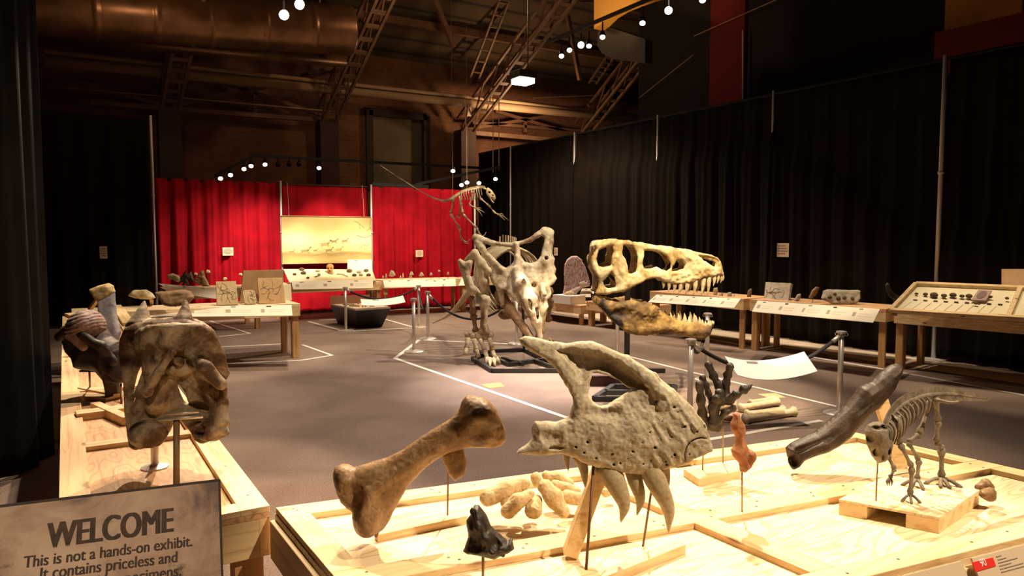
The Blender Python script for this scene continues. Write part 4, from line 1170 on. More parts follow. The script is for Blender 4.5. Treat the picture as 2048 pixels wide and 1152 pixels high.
MXH = [(1186, 746), (1213, 750), (1236, 760), (1256, 776), (1268, 778), (1250, 786), (1231, 798), (1216, 811), (1200, 812), (1187, 803), (1177, 787), (1180, 764)]
pits = [(rs.uniform(0, 1), rs.uniform(-1, 1)) for _ in range(26)]
def f_mx(x, y, w_):
    o, h = p2(MXO), p2(MXH)
    Dd = np.minimum(o(x, y), -h(x, y))
    wc = .00022 * (x - 1230) ** 2 * (x > 1230) - .02 * (y - 810) + 0 * y
    f = puff(Dd, w_, 17, 20, wc)
    f = smin(f, ell(x, y, w_, (1275, 868, -2), (140, 62, 27)), 10)
    f = smax(f, np.where(Dd > 0, -Dd, -Dd) - .5, 3)
    f = smin(f, chain(x, y, w_, [(1050, 681, -4), (1110, 693, -2), (1180, 692, 2), (1250, 724, 0), (1300, 760, -6), (1330, 800, -8)], [7, 7, 7, 10, 16, 18], 6), 6)
    f = smin(f, chain(x, y, w_, [(1055, 688, -6), (1108, 718, -8), (1141, 762, -10), (1158, 805, -8), (1150, 850, -4)], [8, 10, 11, 10, 14], 6), 8)
    rc = p2([(1112, 700), (1150, 697), (1190, 702), (1236, 722), (1270, 748), (1292, 776), (1262, 776), (1236, 760), (1200, 745), (1180, 750), (1162, 764), (1148, 738), (1130, 715)])(x, y)
    f = smax(f, -np.maximum(-rc - 1, w_ - 4 + np.clip(12 - rc, 0, 12) * .7), 4)
    f = smax(f, -ell(x, y, w_, (1205, 822, -26), (40, 13, 16)), 8)
    f = smax(f, -ell(x, y, w_, (1330, 850, -34), (30, 40, 14)), 10)
    f = smax(f, -ell(x, y, w_, (1100, 872, -20), (24, 18, 10)), 4)
    f = smax(f, -ell(x, y, w_, (1106, 893, -14), (18, 5, 8)), 3)
    n = fbm(x, y, w_, 26, 1, 4)
    st_ = vnoise((x * .55 + y * .83) / 4.0, (x * .83 - y * .55), w_, 7, 5)
    f = f + 2.2 * n + .8 * vnoise(x, y, w_, 5, 3) + 2.2 * st_ * np.clip((x - 1255) / 60, 0, 1)
    for (a, b) in ((1107, 890), (1150, 890), (1166, 901), (1190, 912), (1238, 922), (1252, 913), (1283, 924), (1262, 898), (1300, 914), (1328, 918), (1345, 905), (1305, 890), (1222, 903), (1352, 822), (1345, 812), (1310, 800), (1365, 850), (1390, 860), (1340, 870), (1280, 880), (1400, 890), (1375, 905), (1173, 880), (1320, 840), (1295, 860), (1330, 925), (1225, 925)):
        r = 2.0 + (a * 7 % 4) * .7
        f = np.maximum(f, -(np.sqrt((x - a) ** 2 + (y - b) ** 2 + 0 * w_) - r * .75 + np.clip((w_ + 12) * .25, 0, 9)))
    # scalloped ring at the front corner
    f = smax(f, -(np.abs(np.sqrt((x - 1398) ** 2 + (y - 905) ** 2) - 32) - 1.2 + np.clip((w_ + 9) * .8, 0, 9)), 3)
    return f
carve('bone', fr, (1024, 1436, 662, 956, -34, 42), 1.9, f_mx, BONE_GREY, mx)
def tooth(root, pts, rr, mat=TOOTH, flat=.75, nm='tooth', frm=None):
    q = frm or fr
    P = spline([q.W(*p) for p in pts], 5)
    n = len(P); R = np.interp(np.linspace(0, 1, n), np.linspace(0, 1, len(rr)), rr) * q.s
    return MB().tube(P, list(R), 14, flat=flat, fdir=FW).build(nm, mat, root, smooth=True)
tooth(mx, [(1131, 900, 6), (1134, 920, 6), (1137, 943, 4)], [8, 6.5, .8])
tooth(mx, [(1158, 912, 8), (1168, 940, 6), (1171, 975, 4)], [14, 11, 8, 1.5])
tooth(mx, [(1212, 930, 2), (1232, 968, -8), (1247, 1008, -8), (1242, 1045, 2)], [24, 22, 17, 10, 1.5])
tooth(mx, [(1262, 930, 6), (1272, 965, 2), (1281, 1000, 2), (1275, 1032, 6)], [15, 16, 13, 8, 1.5])
tooth(mx, [(1296, 928, 0), (1314, 968, -10), (1335, 1015, -8), (1338, 1066, 4)], [22, 22, 17, 11, 1.5])
tooth(mx, [(1326, 920, 22), (1336, 955, 24), (1341, 990, 24)], [13, 12, 8, 1.2])
zb_ = TZ
bA = G(1172, 1143, zb_ + .03)
rod(mx, bA, fr.W(1187, 930, 0), .0042)
bB = G(1286, 1092, zb_ + .0); rod(mx, bB, fr.W(1312, 930, 6), .0038)
MB().beam(G(1140, 1108, zb_ + .012), fr.W(1207, 930, 16), .045, .045, RT).build('prop_board', WX, mx, bevel=.002)
MB().slab([G(1105, 1160, zb_ + .035), G(1178, 1172, zb_ + .035), G(1212, 1138, zb_ + .035), G(1150, 1130, zb_ + .035)], .035).build('base_block', WX, mx, bevel=.002)
MB().beam(G(1198, 1160, zb_ + .015), G(1362, 1094, zb_ + .015), .038, .03).build('base_block', WX, mx, bevel=.002)

# ---------------------------------------------------------------- thigh bone
fr = Frame(840, 930, 2.30)
fe = thing('mounted_thigh_bone', 'large brown limb bone propped at a slant, left of the jaw bone', 'fossil', G(850, 1050, TZ))
FEO = [(918, 822), (923, 803), (932, 792), (945, 790), (960, 795), (976, 803), (990, 816), (1002, 836), (1010, 856), (1012, 880), (1002, 891), (986, 896), (960, 895), (943, 894), (920, 899), (897, 906), (875, 918), (850, 937), (832, 955), (815, 972), (800, 1000), (786, 1026), (778, 1044), (768, 1058), (750, 1069), (738, 1073), (725, 1071), (714, 1064), (707, 1050), (705, 1034), (707, 1022), (695, 1017), (682, 1004), (675, 985), (670, 962), (667, 945), (671, 934), (682, 930), (696, 931), (707, 935), (740, 925), (775, 914), (805, 900), (840, 875), (870, 856), (900, 838)]
def f_fe(x, y, w_):
    f = puff(p2(FEO)(x, y), w_, 30, 44)
    f = smin(f, ell(x, y, w_, (960, 838, -10), (38, 44, 40)), 14)
    f = smin(f, ell(x, y, w_, (738, 1030, -8), (30, 40, 42)), 14)
    f = smin(f, ell(x, y, w_, (690, 960, 0), (24, 34, 34)), 10)
    f = smax(f, -ell(x, y, w_, (712, 985, -46), (22, 30, 26)), 10)
    f = smax(f, -ell(x, y, w_, (965, 862, -62), (30, 30, 30)), 12)
    f = smax(f, -(p2(FEO)(x, y)) - 1.0, 4)
    f = smin(f, chain(x, y, w_, [(740, 1010, -34), (745, 975, -32), (790, 945, -24), (880, 890, -22)], [7, 9, 8, 6], 6), 12)
    n = fbm(x, y, w_, 40, 2, 4) + .5 * vnoise(x, y, w_, 7, 17)
    cr = np.abs(vnoise(x, y, w_, 34, 9))
    return f + 1.6 * n + 1.6 * np.clip(.06 - cr, 0, 1) * 14
carve('bone', fr, (658, 1022, 780, 1082, -54, 54), 2.0, f_fe, BONE_BROWN, fe)
TRO = [(880, 905), (900, 893), (924, 897), (934, 930), (928, 956), (908, 967), (896, 955), (884, 928)]
carve('hanging_process', fr, (874, 942, 886, 974, 0, 40), 2.0, lambda x, y, w_: puff(p2(TRO)(x, y), w_, 13, 16, 20) + 1.2 * fbm(x, y, w_, 14, 3, 3), BONE_BROWN, fe)
rod(fe, G(895, 1030, TZ + .02), fr.W(896, 900, 10), .003)
MB().beam(G(752, 1074, TZ + .012), G(932, 1036, TZ + .012), .03, .026).build('base_block', WX, fe, bevel=.002)
MB().tube([G(752, 1072, TZ + .024), fr.W(757, 1058, -4)], .006, 8).build('rod', RUST, fe)

# ---------------------------------------------------------------- jagged dark fragment on a rod
fr = Frame(977, 1062, 1.92)
dk = thing('mounted_fragment', 'jagged dark bone fragment on a single rod at the front of the near table', 'fossil', G(966, 1175, TZ))
DKO = [(949, 1010), (958, 1012), (966, 1021), (973, 1030), (981, 1051), (992, 1062), (1001, 1069), (1015, 1082), (1024, 1077), (1028, 1097), (1018, 1104), (1009, 1107), (990, 1117), (972, 1114), (955, 1109), (936, 1107), (928, 1102), (931, 1090), (937, 1073), (933, 1042), (941, 1030)]
def f_dk(x, y, w_):
    f = puff(p2(DKO)(x, y), w_, 26, 20)
    f = smin(f, chain(x, y, w_, [(948, 1020, -8), (960, 1050, -26), (985, 1090, -24), (1005, 1105, -10)], [8, 9, 9, 6], 4), 3)
    f = smax(f, -ell(x, y, w_, (950, 1082, -34), (16, 26, 20)), 5)
    f = smax(f, -ell(x, y, w_, (992, 1078, -34), (12, 16, 20)), 5)
    return f + 2.2 * fbm(x, y, w_, 15, 4, 3)
carve('bone', fr, (920, 1036, 1002, 1124, -38, 34), 1.6, f_dk, BONE_DARK, dk)
rod(dk, G(966, 1172, TZ), fr.W(966, 1100, 0), .0038)

# ---------------------------------------------------------------- pile of tan nodules
def lump(pts, rr, lab, d, seed, grp='tan nodules heaped on the near table', mat=LUMP, nz=1.3):
    cx_ = sum(p[0] for p in pts) / len(pts); cy_ = sum(p[1] for p in pts) / len(pts)
    fr_ = Frame(cx_, cy_, d)
    R = max(rr) + 8
    b = (min(p[0] for p in pts) - R, max(p[0] for p in pts) + R, min(p[1] for p in pts) - R, max(p[1] for p in pts) + R, min(p[2] for p in pts) - R, max(p[2] for p in pts) + R)
    def f(x, y, w_):
        g = chain(x, y, w_, pts, rr, 8)
        cr = np.abs(vnoise(x, y, w_, 13, seed + 3))
        return g + nz * fbm(x, y, w_, 14, seed, 3) + 10 * np.clip(.10 - cr, 0, 1)
    o = carve('nodule', fr_, b, 1.5, f, mat)
    return props(o, lab, 'nodule', grp)
lump([(976, 996, 0), (1010, 984, 8), (1046, 972, 18)], [17, 18, 14], 'long tan nodule at the left of the heap', 2.47, 10)
lump([(1016, 1020, -8), (1034, 1004, 0), (1060, 990, 8)], [15, 15, 10], 'long tan nodule lying nearest, at the front of the heap', 2.42, 20)
lump([(1014, 1003, 0), (1024, 998, 4)], [14, 12], 'half hidden tan nodule between the two long left ones', 2.47, 30)
lump([(1066, 1014, -16), (1070, 1006, 12)], [18, 15], 'egg-shaped tan nodule seen end-on at the front', 2.45, 40)
lump([(1090, 976, 10), (1108, 996, 0), (1126, 1020, -10)], [15, 18, 13], 'long tan nodule slanting down at the right of the heap', 2.45, 50)
lump([(1072, 958, 10), (1076, 966, 8)], [11, 11], 'small round tan nodule on top of the heap', 2.52, 60)
lump([(1094, 956, 20), (1120, 962, 18), (1140, 972, 18)], [10, 12, 9], 'tan nodule at the back of the heap', 2.58, 70)
lump([(1112, 974, 12), (1136, 980, 12), (1156, 986, 12)], [11, 10, 8], 'thin tan nodule behind the slanting one', 2.56, 80)
lump([(1136, 996, 8), (1164, 1002, 8)], [15, 13], 'stubby tan nodule at the right end of the heap', 2.50, 90)
lump([(1211, 985, 0), (1222, 982, 2)], [9, 8], 'small tan nodule lying alone behind the jaw bone prop', 2.66, 100)

# ---------------------------------------------------------------- red toe bone on a rod
fr = Frame(1484, 885, 2.43)
ph = thing('mounted_toe_bone', 'small red-brown toe bone upright on a rod', 'fossil', G(1484, 1033, TZ))
PHO = [(1466, 827), (1472, 824), (1478, 827), (1480, 836), (1490, 851), (1492, 862), (1488, 872), (1491, 884), (1497, 897), (1508, 903), (1508, 924), (1502, 935), (1490, 945), (1480, 943), (1478, 926), (1466, 913), (1462, 900), (1470, 888), (1471, 873), (1462, 859), (1461, 847), (1466, 837)]
def f_ph(x, y, w_):
    f = puff(p2(PHO)(x, y), w_, 15, 16)
    f = smax(f, -ell(x, y, w_, (1482, 858, -20), (10, 7, 9)), 3)
    f = smin(f, ell(x, y, w_, (1500, 912, -10), (9, 12, 10)), 3)
    return f + 1.2 * fbm(x, y, w_, 11, 6, 3)
carve('bone', fr, (1454, 1516, 818, 952, -24, 24), 1.3, f_ph, BONE_RED, ph)
rod(ph, G(1484, 1033, TZ), fr.W(1484, 940, 0), .003, BRASSR)

# ---------------------------------------------------------------- dark clawed hand on a block
fr = Frame(1440, 800, 2.98)
hd = thing('mounted_clawed_hand', 'dark clawed fossil hand spread upright on a wooden block', 'fossil', G(1420, 948, TZ))
DIG = [([(1416, 848, 0), (1404, 828, -4), (1400, 800, -8), (1397, 768, -10)], 8.0), ([(1424, 845, -6), (1422, 813, -12), (1430, 794, -16), (1434, 785, -14)], 8.5),
       ([(1428, 812, 6), (1420, 788, 10), (1414, 771, 10), (1407, 758, 8)], 6.5), ([(1452, 800, 8), (1441, 775, 12), (1430, 753, 12), (1419, 730, 8)], 7.5),
       ([(1455, 798, 6), (1455, 768, 10), (1458, 750, 8), (1461, 733, 2)], 7.5), ([(1458, 802, 0), (1472, 788, -4), (1486, 778, -6), (1501, 769, -6)], 7.5),
       ([(1434, 842, -4), (1449, 823, -8), (1464, 815, -8)], 6.5)]
def f_hd(x, y, w_):
    f = None
    for pts, r in DIG:
        m = len(pts) - 1; r = r * 1.22
        for i in range(m):
            a, b = np.array(pts[i], float), np.array(pts[i + 1], float); mid = (a + b) / 2
            e = 2.0 if (i == m - 1 and r > 7.4 and pts[-1][0] > 1490) else r * .9
            g = np.minimum(cap(x, y, w_, a, mid, r, r * .72), cap(x, y, w_, mid, b, r * .72, e))
            f = g if f is None else smin(f, g, 1.6)
    f = smin(f, cap(x, y, w_, (1430, 806, 4), (1462, 800, 4), 10, 9), 4)
    f = smin(f, cap(x, y, w_, (1414, 850, 0), (1434, 856, 0), 10, 10), 4)
    f = smin(f, cap(x, y, w_, (1434, 812, 6), (1428, 850, 4), 8, 9), 4)
    return f + 1.1 * fbm(x, y, w_, 9, 8, 3)
carve('hand_bones', fr, (1384, 1512, 720, 872, -34, 30), 1.3, f_hd, BONE_DARK, hd)
rod(hd, G(1446, 926, TZ + .03), fr.W(1446, 820, 0), .003, BRASSR)
rod(hd, G(1405, 940, TZ + .03), fr.W(1408, 850, 0), .003, BRASSR)
MB().slab([G(1398, 958, TZ + .03), G(1482, 941, TZ + .03), G(1450, 926, TZ + .03), G(1367, 938, TZ + .03)], .03).build('base_block', WX, hd, bevel=.002)

# ---------------------------------------------------------------- long dark trough-shaped bone
fr = Frame(1690, 830, 3.0)
tk_ = thing('propped_long_bone', 'long dark trough-shaped bone leaning on a pine prop, right side of the near table', 'fossil', G(1690, 930, TZ))
TKO = [(1568, 893), (1580, 884), (1603, 873), (1626, 864), (1646, 850), (1669, 832), (1692, 812), (1712, 789), (1722, 774), (1732, 770), (1745, 766), (1758, 754), (1774, 740), (1788, 731), (1800, 728), (1808, 731), (1809, 740), (1804, 757), (1791, 780), (1778, 796), (1758, 817), (1738, 832), (1718, 853), (1699, 875), (1675, 892), (1652, 903), (1626, 910), (1603, 918), (1592, 931), (1580, 936), (1573, 924)]
def f_tk(x, y, w_):
    wc = (x - 1690) * .10
    f = puff(p2(TKO)(x, y), w_, 30, 30, wc)
    f = smax(f, -ell(x, y, w_, (1580, 914, -22), (8, 15, 26)), 3)
    f = smax(f, -cap(x, y, w_, (1584, 894, -32), (1650, 866, -30), 7, 3), 3)
    f = smax(f, -cap(x, y, w_, (1640, 876, -36), (1790, 752, -22), 5, 5), 5)
    s_ = vnoise((x * .79 - y * .61) / 6, (x * .61 + y * .79), w_, 6, 12)
    return f + .9 * s_ + 1.3 * fbm(x, y, w_, 30, 12, 3)
carve('bone', fr, (1558, 1818, 718, 946, -46, 54), 1.9, f_tk, fossil('dark_brown_fossil', [(.3, (.014, .008, .005)), (.52, (.045, .026, .016)), (.68, (.085, .052, .034)), (.82, (.17, .12, .085))], 10, rough=.5, spec=.25), tk_)
pA, pB = G(1803, 936, TZ), fr.W(1757, 782, 4)
MB().beam(pA, pB, .055, .028, FW).build('prop_board', WX, tk_, bevel=.002)

# ---------------------------------------------------------------- juvenile skeleton on its plinth
L_, F_, R_ = G(1677, 1029, TZ), G(1878, 1068, TZ), G(1958, 1009, TZ)
B_ = L_ + R_ - F_
jv = thing('mounted_skeleton', 'small grey-brown dinosaur skeleton bending down on a raised wooden plinth', 'skeleton', (L_ + F_ + R_ + B_) / 4)
hh = np.array([0, 0, .055]); tt_ = np.array([0, 0, .008])
MB().slab([L_ + hh, F_ + hh, R_ + hh, B_ + hh], .008).build('plinth_top', PLY, jv)
def runner(a, b):
    P = [L_ + (F_ - L_) * a, L_ + (F_ - L_) * b, B_ + (R_ - B_) * b, B_ + (R_ - B_) * a]
    MB().slab([p + hh - tt_ for p in P], .047).build('plinth_runner', WY, jv, bevel=.002)
runner(0, .29); runner(.68, 1)
fr = PFrame(1820, 890, 2.58)
PT = TZ + .055
SP = spline([fr.W(*p) for p in ((1768, 856, -22), (1776, 838, -12), (1792, 818, 4), (1815, 803, 22), (1842, 793, 44), (1872, 788, 66), (1905, 788, 88), (1940, 793, 108), (1982, 799, 130))], 8)
nS = len(SP)
MB().tube(SP, list(np.interp(np.linspace(0, 1, nS), [0, .5, .7, 1], [5.5, 6.5, 5.5, 1.2]) * fr.s), 8).build('backbone', BONE_JUV, jv, smooth=True)
nsp = MB()
for i in range(1, nS - 2):
    L = np.interp(i / nS, [0, .3, .6, 1], [14, 17, 15, 4]) * fr.s
    nsp.beam(SP[i], SP[i] + UP * L + RT * L * .25, .0075, .0125, RT)
nsp.build('neural_spines', BONE_JUV, jv)
cv = MB()
for i in range(int(nS * .66), nS - 2):
    L = np.interp(i / nS, [.66, 1], [17, 4]) * fr.s
    cv.beam(SP[i], SP[i] - UP * L + RT * L * .5, .006, .008, RT)
cv.build('tail_chevrons', BONE_JUV, jv)
for k in range(13):
    t = k / 12
    i = int(2 + t * nS * .50)
    for s in (-1, 1):
        a = SP[i]; L = np.interp(t, [0, .35, 1], [34, 62, 34]) * fr.s
        sd = s * (FW * .75 - RT * .35) + RT * .12
        pts = [a, a + sd * L * .34 - UP * L * .25, a + sd * L * .40 - UP * L * .62 - RT * L * .05, a + sd * L * .22 - UP * L * .98 - RT * L * .02]
        P = spline(pts, 5)
        MB().tube(P, list(np.linspace(3.2, 1.7, len(P)) * fr.s), 6).build('rib', BONE_JUV, jv, smooth=True)
JSK = [(1731, 862), (1737, 850), (1748, 844), (1760, 843), (1773, 849), (1779, 868), (1784, 888), (1779, 910), (1769, 923), (1756, 926), (1745, 913), (1735, 888)]
def f_js(x, y, w_):
    f = puff(p2(JSK)(x, y), w_, 22, 24)
    for c, r in (((1746, 853, -18), (8, 4.5, 14)), ((1763, 852, -18), (8, 4.5, 14)), ((1775, 870, -8), (7, 9, 14)), ((1737, 876, -8), (5, 9, 14)), ((1771, 900, -12), (5, 9, 14)), ((1746, 901, -12), (4, 9, 14)), ((1758, 912, -20), (3, 8, 9))):
        f = smax(f, -ell(x, y, w_, c, r), 2)
    f = smin(f, ell(x, y, w_, (1757, 876, -14), (11, 18, 12)), 4)
    return f + .9 * fbm(x, y, w_, 10, 14, 3)
carve('skull', Frame(1757, 885, 2.55), (1724, 1792, 836, 934, -30, 30), 1.1, f_js, BONE_JUV, jv)
def limb(root, pts, rr, nm, mat, knob=1.35, frm=None):
    q = frm or fr
    P = [q.W(*p) for p in pts]; mb = MB()
    for i in range(len(P) - 1):
        r = rr[i] * q.s
        S_ = [P[i] + (P[i + 1] - P[i]) * t for t in (0, .12, .3, .7, .88, 1)]
        mb.tube(S_, [r * .9, r * knob, r * .75, r * .7, r * knob * .95, r * .8], 8)
    return mb.build(nm, mat, root, smooth=True)
def feet(root, c, dirs, L, r, nm, mat, z):
    mb = MB()
    for d in dirs:
        d = np.asarray(d, float); d = d / np.linalg.norm(d)
        a = np.asarray(c, float); b = a + d * L
        b[2] = z + r * .6
        m = (a + b) / 2 + np.array([0, 0, L * .10])
        mb.tube([a, m, b, b + d * L * .22 - np.array([0, 0, r * .3])], [r, r * .75, r * .85, r * .15], 7)
    return mb.build(nm, mat, root, smooth=True)
limb(jv, [(1872, 795, 58), (1876, 842, 62), (1873, 884, 66), (1883, 896, 72), (1883, 956, 78)], [6.5, 6, 6, 6.5, 5], 'hind_leg', BONE_JUV)
limb(jv, [(1862, 800, 78), (1838, 870, 70), (1816, 884, 64), (1838, 920, 62), (1834, 960, 62)], [6, 5.5, 5, 5.5, 5], 'hind_leg', BONE_JUV)
limb(jv, [(1796, 830, -10), (1800, 888, -20), (1824, 934, -26), (1820, 990, -28)], [5, 5, 5, 5], 'front_leg', BONE_JUV)
limb(jv, [(1786, 840, 16), (1775, 912, 8), (1789, 938, 6), (1780, 955, 2)], [4.5, 4.5, 4, 4], 'front_leg', BONE_JUV)
c = fr.W(1882, 956, 78)
feet(jv, c, [-RT - FW * .2, -RT * .6 - FW, -RT * .1 - FW * 1.2, RT * .5 - FW * .6], .062, .009, 'foot', BONE_JUV, PT)
c = fr.W(1834, 958, 62)
feet(jv, c, [-RT, -RT * .8 - FW * .7, -RT * .1 - FW], .05, .008, 'foot', BONE_JUV, PT)
c = fr.W(1820, 988, -28)
feet(jv, c, [-RT * .5 - FW * .1, -RT * .1 - FW * .3, RT * .3 - FW * .2], .03, .006, 'hand', BONE_JUV, PT)
c = fr.W(1780, 955, 2)
mb = MB()
for d in (-.8, -.2, .5): mb.tube([c, c + RT * d * .014 - UP * .014, c + RT * d * .012 - UP * .03], [.005, .0045, .001], 6)
mb.build('hand', BONE_JUV, jv, smooth=True)
MB().tube([fr.W(1872, 800, 40), fr.W(1900, 806, 30), fr.W(1918, 803, 20)], [.008, .006, .003], 7).build('hip_bone', BONE_JUV, jv, smooth=True)
MB().tube([fr.W(1782, 826, -10), fr.W(1800, 842, -24), fr.W(1798, 862, -26)], [.004, .011, .006], 8, flat=.5).build('shoulder_blade', BONE_JUV, jv, smooth=True)
rod(jv, G(1752, 1002, PT), fr.W(1755, 922, -4), .0028, BRASSR)

# ---------------------------------------------------------------- knotted brown lumps behind the plinth
lump([(1958, 974, 0), (1972, 968, 0), (1978, 974, -4)], [8, 8, 7], 'upper of two knotted brown lumps beside the plinth', 2.66, 120, 'knotted brown lumps', BONE_BROWN, 2.0)
lump([(1964, 986, -4), (1978, 990, 0), (1982, 982, 0)], [9, 11, 8], 'lower of two knotted brown lumps beside the plinth', 2.60, 130, 'knotted brown lumps', BONE_BROWN, 2.0)

# ================================================================ big skulls and skeletons
FWH = FW + math.tan(PITCH) * UP          # level direction away from the viewer
class LFrame(Frame):
    def W(s, x, y, w_=0.0): return s.o + (x - s.cx) * s.s * RT - (y - s.cy) * s.s * UP + w_ * s.s * FWH
    def arr(s, P): return s.o + (P[:, 0:1] - s.cx) * s.s * RT - (P[:, 1:2] - s.cy) * s.s * UP + P[:, 2:3] * s.s * FWH
# ---------------------------------------------------------------- toothed skull
fr = LFrame(1310, 570, 8.1)
tx = thing('mounted_skull', 'huge ochre toothed skull with open jaws on a black post', 'skull', G(1253, 786))
TXO = [(1184, 489), (1190, 483), (1202, 481), (1215, 478), (1225, 478), (1234, 481), (1242, 480), (1250, 479), (1259, 484), (1273, 485), (1290, 488), (1317, 491), (1338, 494), (1365, 498), (1390, 504), (1411, 508), (1432, 515), (1440, 525), (1443, 537), (1447, 547), (1445, 552), (1432, 552), (1411, 554), (1390, 561), (1373, 566), (1352, 567), (1334, 565), (1321, 561), (1313, 556), (1302, 555), (1286, 558), (1273, 564), (1257, 572), (1240, 579), (1223, 582), (1207, 586), (1190, 586), (1185, 583), (1189, 577), (1191, 566), (1190, 556), (1186, 545), (1181, 537), (1177, 520), (1178, 512), (1183, 506), (1188, 497)]
TXH = [[(1192, 500), (1209, 493), (1219, 491), (1220, 504), (1217, 512), (1216, 529), (1202, 533), (1191, 531), (1187, 518)],
       [(1200, 560), (1209, 552), (1217, 541), (1221, 550), (1226, 564), (1225, 572), (1209, 575), (1201, 568)],
       [(1240, 491), (1257, 491), (1265, 502), (1268, 514), (1267, 529), (1265, 541), (1257, 545), (1249, 545), (1248, 531), (1244, 518), (1238, 508)],
       [(1282, 500), (1298, 500), (1317, 505), (1327, 512), (1335, 525), (1335, 535), (1327, 541), (1317, 537), (1307, 531), (1294, 535), (1282, 535), (1278, 525), (1282, 512)],
       [(1348, 520), (1359, 522), (1364, 529), (1361, 537), (1348, 540), (1338, 541), (1340, 533)],
       [(1392, 511), (1409, 512), (1425, 515), (1435, 522), (1435, 533), (1430, 535), (1419, 530), (1404, 521)]]
def hw_tx(x): return np.interp(x, [1176, 1190, 1255, 1285, 1340, 1400, 1436, 1448], [40, 46, 44, 33, 25, 19, 11, 2])
def f_tx(x, y, w_):
    o = p2(TXO)(x, y); Dd = o
    for H in TXH: Dd = np.minimum(Dd, -p2(H)(x, y))
    aw = np.abs(w_); hw = hw_tx(x)
    f = puff(Dd, aw, 5.5, 6.5, hw)
    # thick cheek, postorbital and rear bars
    f = smin(f, chain(x, y, aw, [(1227, 484, 42), (1230, 510, 46), (1236, 540, 46), (1248, 564, 42)], [6, 6.5, 6.5, 4], 4), 4)
    f = smin(f, chain(x, y, aw, [(1276, 490, 34), (1273, 520, 36), (1271, 548, 36)], [5, 4, 4.5], 4), 3)
    f = smin(f, chain(x, y, aw, [(1190, 545, 42), (1196, 560, 44), (1200, 578, 44), (1240, 574, 44), (1280, 557, 36)], [4.5, 4, 5, 5, 4.5], 4), 3)
    f = smax(f, np.maximum(-(Dd + 1.2), -9e9), 2)
    # roof across the two sides and snout floor
    top = np.interp(x, [1176, 1215, 1250, 1290, 1365, 1411, 1432, 1447], [488, 478, 480, 488, 498, 508, 515, 545])
    roof = np.maximum(np.abs(y - top - 5) - 4.0 - (aw / np.maximum(hw, 1)) * 1.0, aw - hw)
    roof = np.maximum(roof, -(o - .5))
    f = smin(f, roof, 3)
    f = smin(f, np.maximum(np.maximum(np.abs(x - 1186) - 3.5, aw - 38), np.abs(y - 512) - 22), 3)
    f = smin(f, ell(x, y, w_, (1212, 536, 0), (18, 12, 14)), 4)
    f = smin(f, np.maximum(np.maximum(-(o - 1), aw - hw), 1428 - x), 2)
    f = smin(f, chain(x, y, aw, [(1285, 545, 22), (1310, 541, 18), (1330, 549, 14)], [7, 7, 4], 3), 3)
    n = fbm(x, y, w_, 16, 21, 3)
    g = np.clip((x - 1300) / 40, 0, 1) * np.clip((y - 515) / 20, 0, 1)
    return f + 1.5 * n + .6 * vnoise(x, y, w_, 5, 23) + 1.6 * g * vnoise(x, y, w_, 4.5, 22)
carve('upper_skull', fr, (1170, 1452, 470, 592, -58, 58), 1.5, f_tx, BONE_YELL, tx)
TJO = [(1185, 589), (1196, 592), (1210, 596), (1228, 600), (1243, 598), (1257, 595), (1269, 599), (1286, 606), (1300, 610), (1317, 618), (1332, 629), (1348, 637), (1369, 641), (1390, 643), (1402, 648), (1417, 650), (1425, 645), (1426, 653), (1421, 662), (1413, 672), (1402, 678), (1386, 675), (1365, 670), (1348, 665), (1327, 660), (1311, 663), (1286, 666), (1265, 664), (1248, 660), (1234, 650), (1219, 637), (1202, 618), (1188, 604)]
def f_tj(x, y, w_):
    o = p2(TJO)(x, y); aw = np.abs(w_); hw = np.interp(x, [1180, 1255, 1300, 1360, 1405, 1428], [44, 43, 33, 21, 12, 3])
    f = puff(o, aw, 7, 11, hw)
    f = smin(f, ell(x, y, aw, (1276, 618, 42), (30, 17, 8)), 5)
    f = smax(f, -ell(x, y, aw, (1238, 622, 52), (20, 10, 8)), 4)
    f = smin(f, chain(x, y, aw, [(1250, 652, 43), (1300, 652, 34), (1360, 656, 22), (1410, 662, 10)], [7, 7, 9, 9], 4), 4)
    f = smin(f, np.maximum(np.maximum(-(o - 1), aw - hw), 1410 - x), 2)
    return f + 1.4 * fbm(x, y, w_, 14, 24, 3) + .9 * vnoise(x, y, w_, 4, 25)
carve('lower_jaw', fr, (1178, 1434, 580, 686, -58, 58), 1.5, f_tj, BONE_JAW, tx)
for (bx, by, ex, ey, r) in ((1332, 562, 1331, 582, 4), (1344, 563, 1342, 584, 4.5), (1356, 564, 1352, 586, 4.5), (1370, 563, 1366, 587, 5), (1386, 560, 1382, 588, 5.2), (1402, 556, 1398, 589, 5.2), (1413, 553, 1411, 590, 4.6), (1425, 551, 1423, 572, 4.2), (1433, 550, 1431, 567, 3.6), (1440, 550, 1439, 566, 3.2), (1444, 550, 1444, 562, 2.6)):
    for s in (-1, 1):
        h_ = float(hw_tx(bx)) * s * .95
        tooth(tx, [(bx, by, h_), ((bx + ex) / 2 + 1.2, (by + ey) / 2, h_), (ex, ey - (3 if s > 0 else 0), h_ * .97)], [r, r * .9, r * .55, .4], IVORY, .8, 'upper_tooth', fr)
for (bx, by, ex, ey, r) in ((1336, 634, 1335, 622, 3), (1352, 641, 1351, 624, 4), (1364, 643, 1364, 624, 4.4), (1374, 644, 1373, 631, 4), (1385, 645, 1384, 625, 4.6), (1395, 648, 1395, 632, 4), (1407, 651, 1407, 640, 3.6), (1418, 652, 1419, 639, 3.4), (1424, 648, 1426, 641, 2.6)):
    for s in (-1, 1):
        h_ = float(np.interp(bx, [1300, 1360, 1405, 1428], [33, 21, 12, 3])) * s
        tooth(tx, [(bx, by, h_), ((bx + ex) / 2 + .8, (by + ey) / 2, h_), (ex, ey, h_)], [r, r * .9, r * .55, .4], IVORY, .8, 'lower_tooth', fr)
pb = G(1253, 786)
